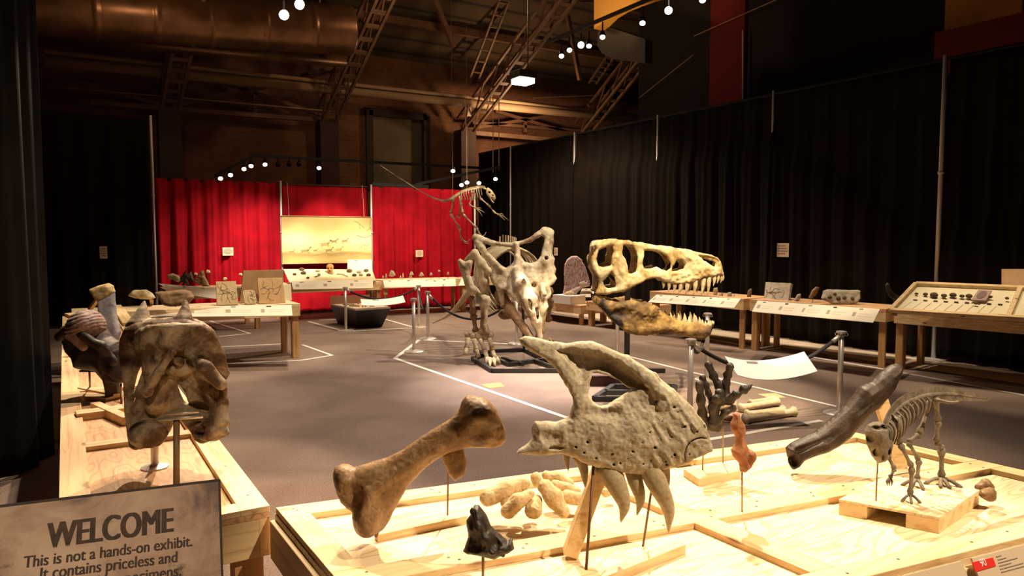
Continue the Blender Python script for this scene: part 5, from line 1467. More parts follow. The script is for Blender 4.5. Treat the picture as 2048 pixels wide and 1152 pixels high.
MB().box((pb[0], pb[1], .60), (.045, .045, 1.16)).build('black_post', BLACKM, tx)
MB().beam(np.array([pb[0], pb[1], 1.15]), fr.W(1213, 545, 0), .035, .035).beam(np.array([pb[0], pb[1], .95]), fr.W(1300, 640, 0), .02, .02).beam(fr.W(1222, 628, -40), fr.W(1222, 628, 40), .02, .02).beam(fr.W(1253, 625, 0), fr.W(1222, 628, 0), .02, .02).build('black_bracket', BLACKM, tx)
fq = [G(1189, 797, .03), G(1345, 800, .03), G(1350, 773, .03), G(1227, 772, .03)]
for i in range(4): MB().beam(fq[i], fq[(i + 1) % 4], .06, .05).build('floor_frame_bar', BLACKM, tx)
MB().beam((fq[0] + fq[3]) / 2, (fq[1] + fq[2]) / 2, .06, .05).build('floor_frame_bar', BLACKM, tx)
a = np.array(G(1175, 771)); b = np.array(G(1300, 769))
props(MB().beam(a + np.array([0, 0, .06]), b + np.array([0, 0, .06]), .10, .12).build('floor_beam', plain('dark_stained_timber', (.07, .022, .014), .6)), 'dark stained beam on the carpet seen through the opening of the near jaw bone', 'beam')

# ---------------------------------------------------------------- horned skeleton
fr = LFrame(1020, 590, 10.1)
ce = thing('mounted_skeleton', 'large pale horned dinosaur skeleton with a two-holed frill, standing on a black floor frame', 'skeleton', G(1000, 735))
CEO = [(947, 474), (944, 484), (950, 494), (960, 508), (972, 520), (982, 532), (978, 548), (984, 568), (998, 580), (1018, 590), (1030, 600), (1043, 612), (1055, 630), (1066, 650), (1074, 672), (1080, 678), (1085, 671), (1083, 648), (1088, 630), (1097, 614), (1094, 600), (1100, 596), (1104, 588), (1101, 574), (1109, 569), (1116, 558), (1111, 550), (1115, 540), (1110, 530), (1112, 518), (1107, 508), (1108, 496), (1111, 484), (1110, 467), (1107, 457), (1098, 454), (1089, 455), (1078, 463), (1060, 475), (1038, 483), (1026, 487), (1003, 485), (980, 481), (963, 475), (950, 471)]
CEH = [[(967, 487), (985, 491), (1022, 495), (1030, 503), (1032, 515), (1025, 527), (1012, 537), (1000, 532), (987, 520), (975, 504)],
       [(1038, 489), (1055, 485), (1072, 478), (1085, 471), (1091, 476), (1088, 492), (1083, 512), (1075, 523), (1062, 528), (1050, 524), (1043, 515), (1041, 502)],
       [(1068, 610), (1075, 612), (1078, 628), (1074, 641), (1069, 626)], [(1056, 594), (1063, 602), (1063, 618), (1057, 612)]]
def f_ce(x, y, w_):
    o = p2(CEO)(x, y); Dd = o
    for H in CEH: Dd = np.minimum(Dd, -p2(H)(x, y))
    wc = -(y - 590) * .38 + .0035 * (x - 1035) ** 2 * .6
    f = puff(Dd, w_, 6, 7, wc)
    g = chain(x, y, w_, [(1034, 540, 12), (1046, 572, -8), (1060, 600, -28), (1072, 640, -42), (1079, 672, -46)], [10, 15, 14, 9, 4], 6)
    g = np.maximum(g, -(Dd + .5))
    f = smin(f, g, 6)
    f = smin(f, chain(x, y, w_, [(949, 476, 60), (985, 487, 44), (1030, 490, 36), (1062, 480, 42), (1092, 460, 62), (1107, 464, 66)], [8, 5, 4, 4.5, 7, 6], 4), 3)
    f = smin(f, chain(x, y, w_, [(1033, 490, 36), (1035, 515, 24), (1036, 540, 14)], [5, 6, 9], 4), 3)
    f = smin(f, chain(x, y, w_, [(952, 486, 54), (978, 516, 34), (1005, 542, 18)], [6, 6, 7], 4), 3)
    f = smin(f, chain(x, y, w_, [(1105, 470, 66), (1097, 505, 46), (1090, 530, 30)], [6, 8, 10], 4), 3)
    f = smax(f, -ell(x, y, w_, (1094, 517, 30), (3.6, 4.2, 18)), 1.5)
    f = smax(f, -ell(x, y, w_, (1068, 570, -4), (6, 6, 18)), 2)
    f = smin(f, cap(x, y, w_, (1083, 572, -4), (1088, 588, -18), 7, 4), 4)
    f = smin(f, cap(x, y, w_, (1050, 566, -14), (1047, 556, -30), 5, 2), 3)
    f = smin(f, cap(x, y, w_, (1000, 578, 10), (1005, 608, 6), 8, 4), 4)
    return f + 1.1 * fbm(x, y, w_, 15, 31, 4) + .5 * vnoise(x, y, w_, 5, 38)
carve('frilled_skull', fr, (936, 1122, 446, 686, -66, 84), 1.7, f_ce, BONE_WHITE, ce)
def f_cj(x, y, w_):
    f = chain(x, y, w_, [(1000, 590, 24), (1022, 622, 6), (1048, 655, -14), (1070, 682, -30)], [11, 10, 8, 5], 5)
    f = smin(f, chain(x, y, w_, [(1085, 590, 20), (1085, 625, 2), (1080, 660, -18), (1072, 682, -30)], [8, 8, 7, 5], 5), 4)
    return f + .8 * fbm(x, y, w_, 12, 33, 3)
carve('lower_jaw', fr, (980, 1104, 570, 694, -48, 46), 1.8, f_cj, BONE_BROWN, ce)  # darker bone than the skull: shade on the jaw put into its colour
HUM = [(915, 521), (920, 517), (930, 524), (938, 520), (946, 522), (943, 535), (940, 550), (948, 570), (958, 580), (962, 587), (950, 588), (944, 592), (938, 590), (932, 580), (925, 555), (918, 535)]
carve('upper_arm', fr, (908, 968, 510, 598, -16, 28), 1.5, lambda x, y, w_: puff(p2(HUM)(x, y), w_, 10, 11, 4) + .8 * fbm(x, y, w_, 10, 34, 3), BONE_WHITE, ce)
ULN = [(959, 592), (968, 589), (980, 594), (982, 604), (976, 620), (974, 645), (978, 660), (984, 668), (968, 672), (953, 668), (960, 655), (962, 625), (958, 606)]
carve('forearm', fr, (946, 992, 582, 680, -16, 26), 1.5, lambda x, y, w_: puff(p2(ULN)(x, y), w_, 9, 10, 4) + .8 * fbm(x, y, w_, 10, 35, 3), BONE_WHITE, ce)
limb(ce, [(940, 592, 16), (946, 630, 14), (951, 666, 12)], [7, 6], 'forearm', BONE_BROWN)
mb = MB()
for (x, y, r) in ((934, 670, 6), (946, 672, 7), (958, 673, 8), (970, 673, 8), (981, 671, 7)): mb.ball(fr.W(x, y, 4), r * fr.s, 10, 7)
mb.build('wrist', BONE_WHITE, ce, smooth=True)
def fpt_floor(x, y, z=.03): return G(x, y, z)
for (a, b, c) in (((936, 676), (933, 697), (931, 709)), ((948, 678), (953, 700), (957, 714)), ((960, 678), (970, 702), (975, 718)), ((979, 676), (985, 702), (992, 718))):
    P0 = fr.W(a[0], a[1], 0); P2 = D(c[0], c[1], 10.0); P1 = D(b[0], b[1], 10.05)
    r = 4.6 * fr.s
    MB().tube([P0, P0 * .85 + P1 * .15, (P0 + P1) / 2, P0 * .1 + P1 * .9, P1], [r, r * 1.3, r * .8, r * 1.25, r], 9).build('hand_bone', BONE_WHITE, ce, smooth=True)
    MB().tube([P1, (P1 + P2) / 2, P2], [r * 1.1, r * .9, r * 1.1], 9).build('finger_bone', BONE_WHITE, ce, smooth=True)
for (a, b) in (((975, 716), (972, 729)), ((980, 718), (980, 732)), ((988, 718), (990, 731)), ((992, 716), (1001, 727))):
    P0, P1 = D(a[0], a[1], 10.0), G(b[0], b[1], .02)
    MB().tube([P0, (P0 + P1) / 2, P1], [.035, .026, .012], 9).build('finger_bone', BONE_WHITE, ce, smooth=True)
limb(ce, [(1104, 590, 150), (1111, 628, 240), (1109, 672, 268)], [9, 8.5], 'far_forelimb', BONE_BROWN)
c = fr.W(1112, 678, 272)
feet(ce, np.array([c[0], c[1], .08]), [RT - FW * .4, RT * .4 - FW, -RT * .3 - FW, RT - .0 * FW], .15, .03, 'far_hand', BONE_BROWN, 0.0)
# shoulder blade, backbone, ribs
carve('shoulder_blade', fr, (922, 986, 496, 610, 0, 60), 1.8, lambda x, y, w_: smin(chain(x, y, w_, [(930, 522, 40), (948, 508, 36), (962, 530, 30), (968, 565, 26), (970, 600, 24)], [5, 8, 9, 9, 8], 5), cap(x, y, w_, (955, 520, 34), (978, 545, 24), 7, 8), 4) + .9 * fbm(x, y, w_, 12, 36, 3), BONE_SKEL, ce)
BK = spline([fr.W(1033, 500, 60), fr.W(1025, 497, 130), fr.W(1012, 494, 230), fr.W(994, 496, 340), fr.W(965, 530, 420)], 10)
MB().tube(BK, .05, 8).build('backbone', BONE_SKEL, ce, smooth=True)
for i in range(2, len(BK) - 8, 4):
    MB().beam(BK[i], BK[i] + np.array([0, 0, .17]), .016, .022).build('neural_spine', BONE_SKEL, ce)
for k in range(11):
    i = 3 + int(k * 2.9)
    for s in (-1, 1):
        a = BK[i]; R = .40 + .10 * math.sin(k * .3); sd = s * RT
        P = [a + sd * R * math.sin(t) + np.array([0, 0, -1]) * (R * 1.15) * (1 - math.cos(t)) for t in np.linspace(.05, 2.5, 12)]
        MB().tube(P, list(np.linspace(.024, .012, 12)), 6).build('rib', BONE_SKEL, ce, smooth=True)
TL_ = spline([D(952, 555, 12.4), D(938, 580, 12.3), D(921, 605, 12.4), D(908, 620, 12.6), D(892, 633, 12.9), D(866, 646, 13.3)], 8)
MB().tube(TL_, list(np.linspace(.05, .012, len(TL_))), 8).build('tail', BONE_SKEL, ce, smooth=True)
tv = MB()
for i in range(1, len(TL_) - 6): tv.ball(TL_[i], np.interp(i / len(TL_), [0, 1], [.065, .02]), 7, 5)
tv.build('tail_vertebrae', BONE_SKEL, ce, smooth=True)
limb(ce, [(1050, 560, 420), (1066, 620, 360), (1080, 640, 330), (1076, 680, 340)], [10, 8, 8], 'hind_leg', BONE_BROWN)
limb(ce, [(975, 560, 400), (1000, 620, 340), (1040, 640, 300), (1062, 668, 300)], [10, 8, 8], 'hind_leg', BONE_BROWN)
carve('breast_plate', fr, (988, 1046, 612, 656, 40, 80), 2, lambda x, y, w_: ell(x, y, w_, (1014, 634, 60), (20, 12, 8)) + 1.5 * fbm(x, y, w_, 10, 37, 3), BONE_BROWN, ce)
for (a, b) in (((945, 717), (985, 741)), ((985, 741), (1330, 741)), ((985, 702), (1048, 699)), ((1048, 699), (1120, 733)), ((1018, 729), (1095, 718)), ((950, 700), (1018, 729)), ((1005, 717), (1045, 728)), ((945, 717), (985, 702)), ((1070, 722), (1125, 741))):
    MB().beam(G(*a, .03), G(*b, .03), .05, .05).build('floor_frame_bar', BLACKM, ce)
MB().beam(G(1048, 700, .03), fr.W(1045, 560, 60), .035, .035).build('support_post', BLACKM, ce)

# ---------------------------------------------------------------- leaping skeleton hung above
fr = LFrame(930, 420, 12.0)
th_ = thing('hanging_skeleton', 'small slender two-legged skeleton leaping in the air on wires, long tail raised', 'skeleton', fr.W(925, 388))
HB = spline([fr.W(*p) for p in ((765, 333, -20), (790, 350, -16), (812, 364, -12), (840, 382, -8), (862, 394, -4), (882, 401, 0), (897, 401, 0), (910, 394, 0), (923, 386, 0), (936, 381, 0), (950, 378, 0), (962, 376, 0), (972, 378, 0))], 8)
nb = len(HB)
MB().tube(HB, list(np.interp(np.linspace(0, 1, nb), [0, .4, .6, 1], [.6, 1.1, 1.9, 1.7]) * fr.s), 7).build('backbone', BONE_WHITE, th_, smooth=True)
ns = MB()
for i in range(int(nb * .3), nb - 1):
    L = np.interp(i / nb, [.3, .5, 1], [1.5, 4, 5.5]) * fr.s
    ns.beam(HB[i] - UP * L * .7 * (i < nb * .6), HB[i] + UP * L - RT * L * .3, .006, .012, RT)
ns.build('neural_spines', BONE_WHITE, th_)
for k in range(9):
    a = HB[int(nb * .66) + k * 3]
    for s in (-1, 1):
        L = (22 - abs(k - 4) * 2) * fr.s; sd = s * FW
        P = spline([a, a + sd * L * .3 - UP * L * .35, a + sd * L * .28 - UP * L * .75 + RT * L * .1, a + sd * L * .1 - UP * L + RT * L * .1], 4)
        MB().tube(P, .0065, 5).build('rib', BONE_WHITE, th_, smooth=True)
HS = [(972, 378), (976, 375), (984, 381), (991, 392), (992, 398), (988, 402), (983, 397), (986, 403), (989, 405), (987, 407), (981, 401), (976, 392), (972, 387)]
def f_hs(x, y, w_):
    f = puff(p2(HS)(x, y), w_, 5, 5)
    f = smax(f, -ell(x, y, w_, (979, 385, 0), (2.4, 2.2, 12)), 1); f = smax(f, -ell(x, y, w_, (986, 391, 0), (1.8, 1.6, 12)), 1)
    return f + .4 * fbm(x, y, w_, 6, 41, 2)
carve('skull', fr, (966, 998, 370, 412, -9, 9), .7, f_hs, BONE_WHITE, th_)
def thin(pts, r, nm):
    limb(th_, pts, [r] * (len(pts) - 1), nm, BONE_WHITE, 1.5)
thin([(946, 383, -8), (945, 394, -8), (939, 410, -8), (953, 417, -8)], 1.6, 'arm')
thin([(957, 380, 8), (960, 396, 8), (978, 411, 8), (989, 425, 8), (997, 429, 8)], 1.6, 'arm')
for pts in (((953, 417, -8), (962, 421, -8), (970, 426, -8)), ((953, 417, -8), (960, 425, -8), (965, 433, -8)), ((953, 417, -8), (958, 416, -8), (963, 417, -8)),
            ((997, 429, 8), (1008, 433, 8), (1018, 441, 8)), ((997, 429, 8), (1004, 435, 8), (1010, 440, 8)), ((997, 429, 8), (1003, 427, 8), (1007, 430, 8))):
    MB().tube([fr.W(*p) for p in pts], [.011, .009, .004], 6).build('finger', BONE_WHITE, th_, smooth=True)
thin([(909, 395, -7), (902, 428, -7), (920, 457, -7), (923, 478, -7), (932, 485, -7)], 2.0, 'leg')
thin([(921, 390, 7), (925, 428, 7), (953, 456, 7), (962, 473, 7)], 2.0, 'leg')
for pts in (((930, 484, -7), (936, 483, -7), (941, 478, -7)), ((930, 484, -7), (935, 487, -7), (939, 486, -7)), ((962, 473, 7), (969, 470, 7), (972, 464, 7)), ((962, 473, 7), (968, 477, 7), (973, 478, 7))):
    MB().tube([fr.W(*p) for p in pts], [.012, .009, .004], 6).build('toe', BONE_WHITE, th_, smooth=True)
MB().tube(spline([fr.W(919, 392, 0), fr.W(921, 412, 0), fr.W(918, 430, 0), fr.W(915, 434, 0), fr.W(920, 436, 0)], 4), .014, 7).build('hip_bone', BONE_WHITE, th_, smooth=True)
for (x, y) in ((934, 382), (905, 398)):
    p = fr.W(x, y, 0); MB().tube([p, p + np.array([0, 0, 4.6])], .003, 5).build('wire', PIPET, th_)

# ---------------------------------------------------------------- sail-backed skeleton
fr = LFrame(1150, 560, 15.0)
dm = thing('mounted_skeleton', 'small skeleton with a tall pinkish sail standing on a white block', 'skeleton', fr.W(1140, 606))
SAIL = [(1126, 588), (1129, 570), (1128, 549), (1129, 530), (1134, 519), (1143, 512), (1154, 512), (1163, 519), (1171, 534), (1176, 549), (1180, 563), (1168, 566), (1154, 574), (1142, 583), (1132, 590)]
PINK = fossil('pink_grey_sail', [(.3, (.42, .27, .26)), (.6, (.56, .40, .38)), (.8, (.64, .48, .45))], 10)
carve('sail', fr, (1120, 1186, 506, 596, -8, 8), .9, lambda x, y, w_: puff(p2(SAIL)(x, y), w_, 2.6, 3) + .5 * np.sin((x + .12 * (y - 550)) * 2.1) + .6 * vnoise(x, y, w_, 3, 51), PINK, dm)
DBO = [(1124, 592), (1132, 584), (1146, 576), (1158, 572), (1156, 566), (1166, 561), (1175, 561), (1181, 567), (1179, 572), (1164, 576), (1154, 586), (1152, 597), (1147, 588), (1138, 592), (1128, 596)]
carve('body', fr, (1116, 1186, 554, 602, -12, 12), 1.1, lambda x, y, w_: smax(smax(puff(p2(DBO)(x, y), w_, 6, 6), -ell(x, y, w_, (1171, 563, -5), (1.8, 1.8, 6)), .6), -ell(x, y, w_, (1176, 566, -5), (1.6, 1.6, 6)), .6) + .5 * fbm(x, y, w_, 7, 52, 2), fossil('pale_pink_bone', [(.3, (.5, .36, .32)), (.7, (.68, .54, .48))], 8), dm)
MB().box(D(1138, 598, 15.0), (.42, .55, .172), .1).build('white_block', WHITE, dm)
props(carve('pale_rock', LFrame(1140, 588, 14.9), (1122, 1156, 574, 602, -10, 10), 1.2, lambda x, y, w_: ell(x, y, w_, (1139, 587, 0), (11, 5, 6)) + .8 * fbm(x, y, w_, 7, 53, 2), BONE_WHITE), 'pale rock lying on the white block in front of the sail-backed skeleton', 'rock')

# ---------------------------------------------------------------- limb bones laid on the carpet
def floor_bone(a, b, r, lab, bow=0, k=1.6, mat=BONE_SKEL):
    P0, P1 = G(*a, r * 1.3), G(*b, r * 1.3)
    m = (P0 + P1) / 2 + np.array([0, bow, 0])
    P = spline([P0, P0 * .75 + m * .25, m, P1 * .75 + m * .25, P1], 4)
    n = len(P); R = np.interp(np.linspace(0, 1, n), [0, .06, .2, .5, .8, .94, 1], [.7, k, 1, .85, 1, k, .8]) * r
    return props(MB().tube(P, list(R), 10).build('limb_bone', mat, smooth=True), lab, 'bone', 'limb bones laid on the carpet')
floor_bone((1488, 838), (1590, 823), .035, 'long limb bone on the carpet, nearest of the row by the dark hand')
floor_bone((1492, 828), (1568, 819), .030, 'limb bone on the carpet just behind the nearest long one')
floor_bone((1480, 816), (1556, 803), .036, 'limb bone on the carpet, farthest of the pale row', k=1.4)
floor_bone((1500, 806), (1548, 798), .032, 'short limb bone lying at the back of the row', k=1.3)
floor_bone((1418, 818), (1466, 808), .034, 'limb bone on the carpet seen through the fingers of the dark hand')
floor_bone((1424, 834), (1470, 838), .030, 'dark limb bone on the carpet behind the red toe bone', mat=BONE_BROWN)

# ================================================================ left table
# ---------------------------------------------------------------- skull seen from behind on a post
fr = Frame(350, 760, 2.95, 18)
sk = thing('mounted_skull', 'large mottled brown two-horned skull on a post at the front of the left table', 'skull', G(330, 950, TZ))
OCC = [(278, 662), (292, 650), (350, 645), (404, 648), (421, 660), (433, 690), (441, 722), (446, 752), (440, 764), (426, 748), (400, 716), (372, 702), (345, 702), (322, 716), (304, 752), (292, 784), (282, 772), (272, 722), (272, 685)]
FUL = [(242, 678), (252, 655), (270, 648), (300, 640), (380, 640), (420, 652), (434, 680), (443, 720), (451, 760), (449, 790), (456, 832), (458, 850), (436, 868), (418, 882), (404, 887), (392, 880), (382, 862), (366, 842), (346, 846), (338, 866), (326, 880), (303, 888), (286, 897), (272, 900), (262, 893), (257, 868), (252, 826), (250, 764), (244, 733), (240, 704)]
GAP = [[(286, 716), (291, 722), (280, 758), (268, 786), (263, 780), (272, 746)], [(268, 790), (272, 794), (268, 806), (265, 802)], [(350, 772), (358, 768), (372, 786), (377, 804), (374, 812), (362, 800)], [(325, 748), (331, 746), (334, 756), (328, 760)]]
def kk(p, w=None):      # a feature seen at depth w, put at its true place across the bone
    w = p[2] if len(p) > 2 else w; m = 1 + (w - 18) / FPX
    q = (CXP + (p[0] - CXP) * m, CYP + (p[1] - CYP) * m)
    return q + (p[2],) if len(p) > 2 else q
def kcap(x, y, w_, a, b, ra, rb=None): return cap(x, y, w_, kk(a), kk(b), ra, rb)
def kell(x, y, w_, c, r): return ell(x, y, w_, kk(c), r)
def kchain(x, y, w_, P, rs_, k): return chain(x, y, w_, [kk(p) for p in P], rs_, k)
def f_sk(x, y, w_):
    Dd = p2([kk(q, 44) for q in FUL])(x, y)
    for H in GAP: Dd = np.minimum(Dd, -p2([kk(q, 40) for q in H])(x, y))
    f = puff(Dd, w_, 18, 12, 44 + .002 * (x - 350) ** 2 * 0)
    f = smin(f, puff(p2([kk(q, 2) for q in OCC])(x, y), w_, 13, 12, .0024 * (x - 352) ** 2 + .10 * (y - 645)), 5)
    f = smin(f, np.maximum(kell(x, y, w_, (342, 680, 76), (88, 52, 74)), -Dd - 2), 7)
    f = smin(f, kcap(x, y, w_, (280, 650, 62), (289, 604, 80), 25, 3), 6)
    f = smin(f, kcap(x, y, w_, (368, 646, 60), (371, 603, 80), 21, 3), 6)
    f = smax(f, -kell(x, y, w_, (330, 622, 60), (26, 15, 60)), 5)
    f = smax(f, -kell(x, y, w_, (354, 678, -24), (26, 26, 22)), 7)
    f = smax(f, -kell(x, y, w_, (308, 672, -14), (16, 16, 13)), 6)
    f = smin(f, kchain(x, y, w_, [(346, 704, -6), (318, 742, -16), (294, 784, -18)], [7, 8, 11], 4), 2)
    f = smin(f, kchain(x, y, w_, [(376, 704, -6), (412, 736, -18), (440, 768, -18)], [8, 14, 13], 4), 2)
    f = smin(f, kchain(x, y, w_, [(412, 742, -8), (436, 764, -8)], [17, 12], 4), 3)
    f = smin(f, kell(x, y, w_, (356, 736, 24), (32, 20, 22)), 4)
    f = smin(f, kell(x, y, w_, (357, 722, 0), (10, 9, 14)), 4)
    f = smin(f, kchain(x, y, w_, [(446, 770, 20), (446, 805, 14), (442, 842, 6)], [8, 10, 15], 5), 3)
    f = smin(f, kell(x, y, w_, (422, 862, 8), (36, 19, 26)), 4)
    f = smax(f, -kell(x, y, w_, (398, 862, -14), (12, 15, 22)), 4)
    f = smin(f, kell(x, y, w_, (296, 868, 16), (40, 28, 30)), 4)
    f = smax(f, -kell(x, y, w_, (312, 856, -16), (18, 10, 20)), 4)
    f = smin(f, kchain(x, y, w_, [(322, 762, 26), (312, 806, 22)], [20, 22], 5), 3)
    f = smax(f, -kell(x, y, w_, (384, 820, 20), (30, 17, 36)), 4)
    f = smin(f, kcap(x, y, w_, (340, 806, 44), (424, 838, 34), 9, 8), 3)
    f = smax(f, -kell(x, y, w_, (262, 720, 20), (7, 26, 12)), 4)
    cr = np.abs(vnoise(x, y, w_, 40, 66))
    return f + 2.4 * fbm(x, y, w_, 24, 61, 4) + 16 * np.clip(.07 - cr, 0, 1)
carve('skull_bone', fr, (196, 476, 590, 926, -46, 150), 2.5, f_sk, SKULLM, sk)
b0 = G(353, 985, TZ)
MB().tube([b0, D(353, 838, depth(b0) + .05)], .012, 12).build('post', plain('tan_tube', (.30, .20, .11), .5, .2), sk, smooth=True)
b1 = G(310, 935, TZ)
MB().lathe(b1, [(.055, 0), (.055, .006), (.03, .012), (.016, .016), (.014, .10)], 20).build('flange', STEEL, sk)
MB().tube([b1, D(311, 862, 3.0)], .013, 12).build('post', POLE, sk, smooth=True)
MB().tube([D(318, 839, 2.80), D(406, 833, 2.82)], .007, 8).tube([D(330, 828, 2.88), D(398, 824, 2.90)], .006, 8).build('cross_bar', STEEL, sk, smooth=True)
# ---------------------------------------------------------------- black skull
fr = Frame(200, 715, 4.40, 12)
bs_ = thing('mounted_skull', 'nearly black skull with a wrinkled top, second on the left table', 'skull', G(215, 800, TZ))
BSO = [(123, 652), (143, 644), (154, 627), (168, 620), (183, 620), (195, 633), (202, 655), (216, 673), (233, 684), (244, 700), (250, 740), (252, 763), (236, 768), (228, 764), (230, 792), (223, 801), (213, 800), (211, 776), (207, 762), (192, 744), (168, 741), (150, 738), (145, 718), (134, 707), (127, 690), (124, 672)]
def f_bs(x, y, w_):
    f = puff(p2(BSO)(x, y), w_, 44, 40, 20)
    f = smax(f, -cap(x, y, w_, (150, 700, -34), (200, 690, -34), 12, 14), 6)
    f = smax(f, -ell(x, y, w_, (232, 720, -34), (14, 22, 30)), 6)
    f = smin(f, chain(x, y, w_, [(138, 672, -20), (160, 660, -30), (190, 668, -30), (222, 690, -24), (242, 720, -16)], [9, 8, 8, 9, 8], 4), 3)
    return f + 1.8 * fbm(x, y, w_, 22, 62, 3)
carve('skull_bone', fr, (112, 262, 608, 810, -46, 74), 2.2, f_bs, fossil('blackened_bone', [(.3, (.016, .010, .008)), (.58, (.045, .030, .024)), (.8, (.15, .105, .09))], 12, rough=.55), bs_)
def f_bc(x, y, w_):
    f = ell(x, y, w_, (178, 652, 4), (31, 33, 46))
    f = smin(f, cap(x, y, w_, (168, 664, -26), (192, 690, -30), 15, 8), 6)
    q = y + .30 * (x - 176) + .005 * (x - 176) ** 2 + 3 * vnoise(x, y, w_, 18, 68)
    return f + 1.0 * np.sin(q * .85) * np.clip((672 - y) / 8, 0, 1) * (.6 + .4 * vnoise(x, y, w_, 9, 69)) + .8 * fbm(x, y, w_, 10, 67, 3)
carve('wrinkled_crown', fr, (142, 214, 612, 704, -48, 56), 1.5, f_bc, fossil('lit_crown_bone', [(.3, (.16, .10, .085)), (.55, (.34, .24, .205)), (.8, (.48, .37, .32))], 14, rough=.65), bs_)  # lighter than the rest: light on the crown is painted into its colour
rod(bs_, G(180, 776, TZ + .02), fr.W(180, 742, 10), .006)
rod(bs_, G(243, 808, TZ), fr.W(243, 768, 10), .006)
MB().beam(fr.W(160, 742, 12), fr.W(196, 742, 12), .02, .01).build('rest_bar', BLACKM, bs_)
# timbers under the two skulls
for (a, b, w_, h, lab) in (((152, 832), (246, 820), .10, .04, 'flat pine block lying across the left table under the black skull'), ((163, 778), (235, 792), .05, .03, 'thin pine wedge beside the rod of the black skull'), ((190, 812), (256, 842), .05, .045, 'dark-sided pine bar slanting under the black skull'), ((152, 790), (225, 796), .10, .02, 'pale pine board behind the flat block on the left table')):
    p, q = G(*a, TZ + h / 2), G(*b, TZ + h / 2)
    props(MB().beam(p, q, w_, h).build('pine_block', WX, bevel=.002), lab, 'wooden block', 'pine blocks under the dark skulls')
# ---------------------------------------------------------------- leaning grey slab
fr = LFrame(208, 625, 6.0)
gs = thing('propped_slab', 'long grey slab with a yellow end leaning behind the black skull', 'slab', G(228, 700, TZ))
GSO = [(186, 604), (195, 600), (216, 586), (224, 610), (235, 640), (247, 662), (246, 684), (226, 690), (210, 676), (201, 650), (194, 628)]
carve('slab_face', fr, (178, 256, 580, 700, -60, 60), 1.6, lambda x, y, w_: puff(p2(GSO)(x, y), w_, 8, 8, -(y - 640) * .45) + 1.0 * fbm(x, y, w_, 12, 63, 3), fossil('blue_grey_slab', [(.3, (.16, .15, .145)), (.55, (.34, .33, .32)), (.8, (.55, .50, .44))], 5, stain=((.09, .06, .045), 4, .6)), gs)
GSE = [(163, 581), (180, 574), (199, 568), (210, 573), (217, 586), (208, 594), (195, 602), (186, 605), (176, 596)]
carve('yellow_end', fr, (158, 222, 562, 612, -10, 60), 1.6, lambda x, y, w_: puff(p2(GSE)(x, y), w_, 10, 8, -(y - 640) * .45) + 1.4 * fbm(x, y, w_, 9, 64, 3), fossil('yellow_matrix', [(.3, (.30, .19, .06)), (.6, (.58, .44, .18)), (.8, (.72, .60, .32))], 9), gs)
MB().beam(G(163, 640, TZ), fr.W(184, 598, 24), .03, .03).build('prop_stick', WZ, gs)
# two long pale boards on the far end of the left table
for (a, b, lab) in (((232, 612), (258, 648), 'pale plank lying along the far end of the left table, right of the grey slab'), ((140, 628), (166, 640), 'pale plank at the far left end of the left table')):
    p, q = G(*a, TZ + .04), G(*b, TZ + .04)
    props(MB().beam(p, q, .12, .03).build('plank', WY, bevel=.002), lab, 'plank')

# ================================================================ middle table
PLQ = fossil('tan_plaque_stone', [(.3, (.52, .38, .20)), (.6, (.62, .47, .26)), (.8, (.68, .53, .32))], 5, bstr=.2)
PLO = fossil('orange_plaque_stone', [(.3, (.52, .32, .15)), (.6, (.62, .40, .20)), (.8, (.68, .47, .26))], 5, bstr=.2)
ENG = plain('engraved_lines', (.16, .10, .05), .8)
def plaque(lab, quad, Y, lean, mat, lines=0, seed=0, th=.035, grp=None, cat='plaque', X=None, rnd=0):
    q = []
    for i, (x, y) in enumerate(quad):
        top = i >= 2
        q.append(YP(x, y, Y + (lean if top else 0)) if X is None else XP(x, y, X + (lean if top else 0)))
    cz = min(p[2] for p in q)
    t = thing('stone_plaque', lab, cat, (q[0] + q[1]) / 2, grp)
    n = np.cross(q[1] - q[0], q[3] - q[0]); n /= np.linalg.norm(n)
    if n @ (CAM - q[0]) < 0: n = -n
    if rnd:
        c = sum(q) / 4; P = []
        for k in range(28):
            a = 2 * math.pi * k / 28; e = 2 / 4.5
            u_ = abs(math.cos(a)) ** e * (1 if math.cos(a) > 0 else -1); v_ = abs(math.sin(a)) ** e * (1 if math.sin(a) > 0 else -1)
            P.append(c + (q[1] - q[0]) / 2 * u_ + (q[3] - q[0]) / 2 * v_)
        m = len(P); V = P + [p - n * th for p in P]
        link_mesh('stone', V, [tuple(range(m)), tuple(range(2 * m - 1, m - 1, -1))] + [(i, m + i, m + (i + 1) % m, (i + 1) % m) for i in range(m)], mat, t)
    else:
        MB().sheet(q, th, n).build('stone', mat, t, bevel=.004)
    rg = random.Random(seed); ln = MB()
    for k in range(lines):
        s, v = rg.uniform(.3, .7), rg.uniform(.3, .7); P = []
        a = rg.uniform(0, 6.28)
        for j in range(6):
            P.append(on_quad(q, min(.92, max(.08, s)), min(.92, max(.08, v))) + n * .002)
            a += rg.uniform(-.9, .9); s += .10 * math.cos(a); v += .10 * math.sin(a)
        ln.tube(spline(P, 3), .0024, 5)
    if lines: ln.build('engraved_skeleton', ENG, t)
    return t
plaque('square tan plaque with an engraved many-limbed skeleton, leftmost on the middle table', [(434, 610), (477, 609), (472, 562), (432, 563)], 10.72, .10, PLQ, 14, 1)
plaque('small rounded tan plaque between the two square ones on the middle table', [(490, 608), (515, 607), (508, 579), (485, 580)], 10.72, .07, PLQ, 7, 2, rnd=1)
plaque('tall orange-tan plaque with faint engraving at the right end of the middle table', [(519, 607), (571, 606), (565, 555), (515, 556)], 10.74, .10, PLO, 9, 3)
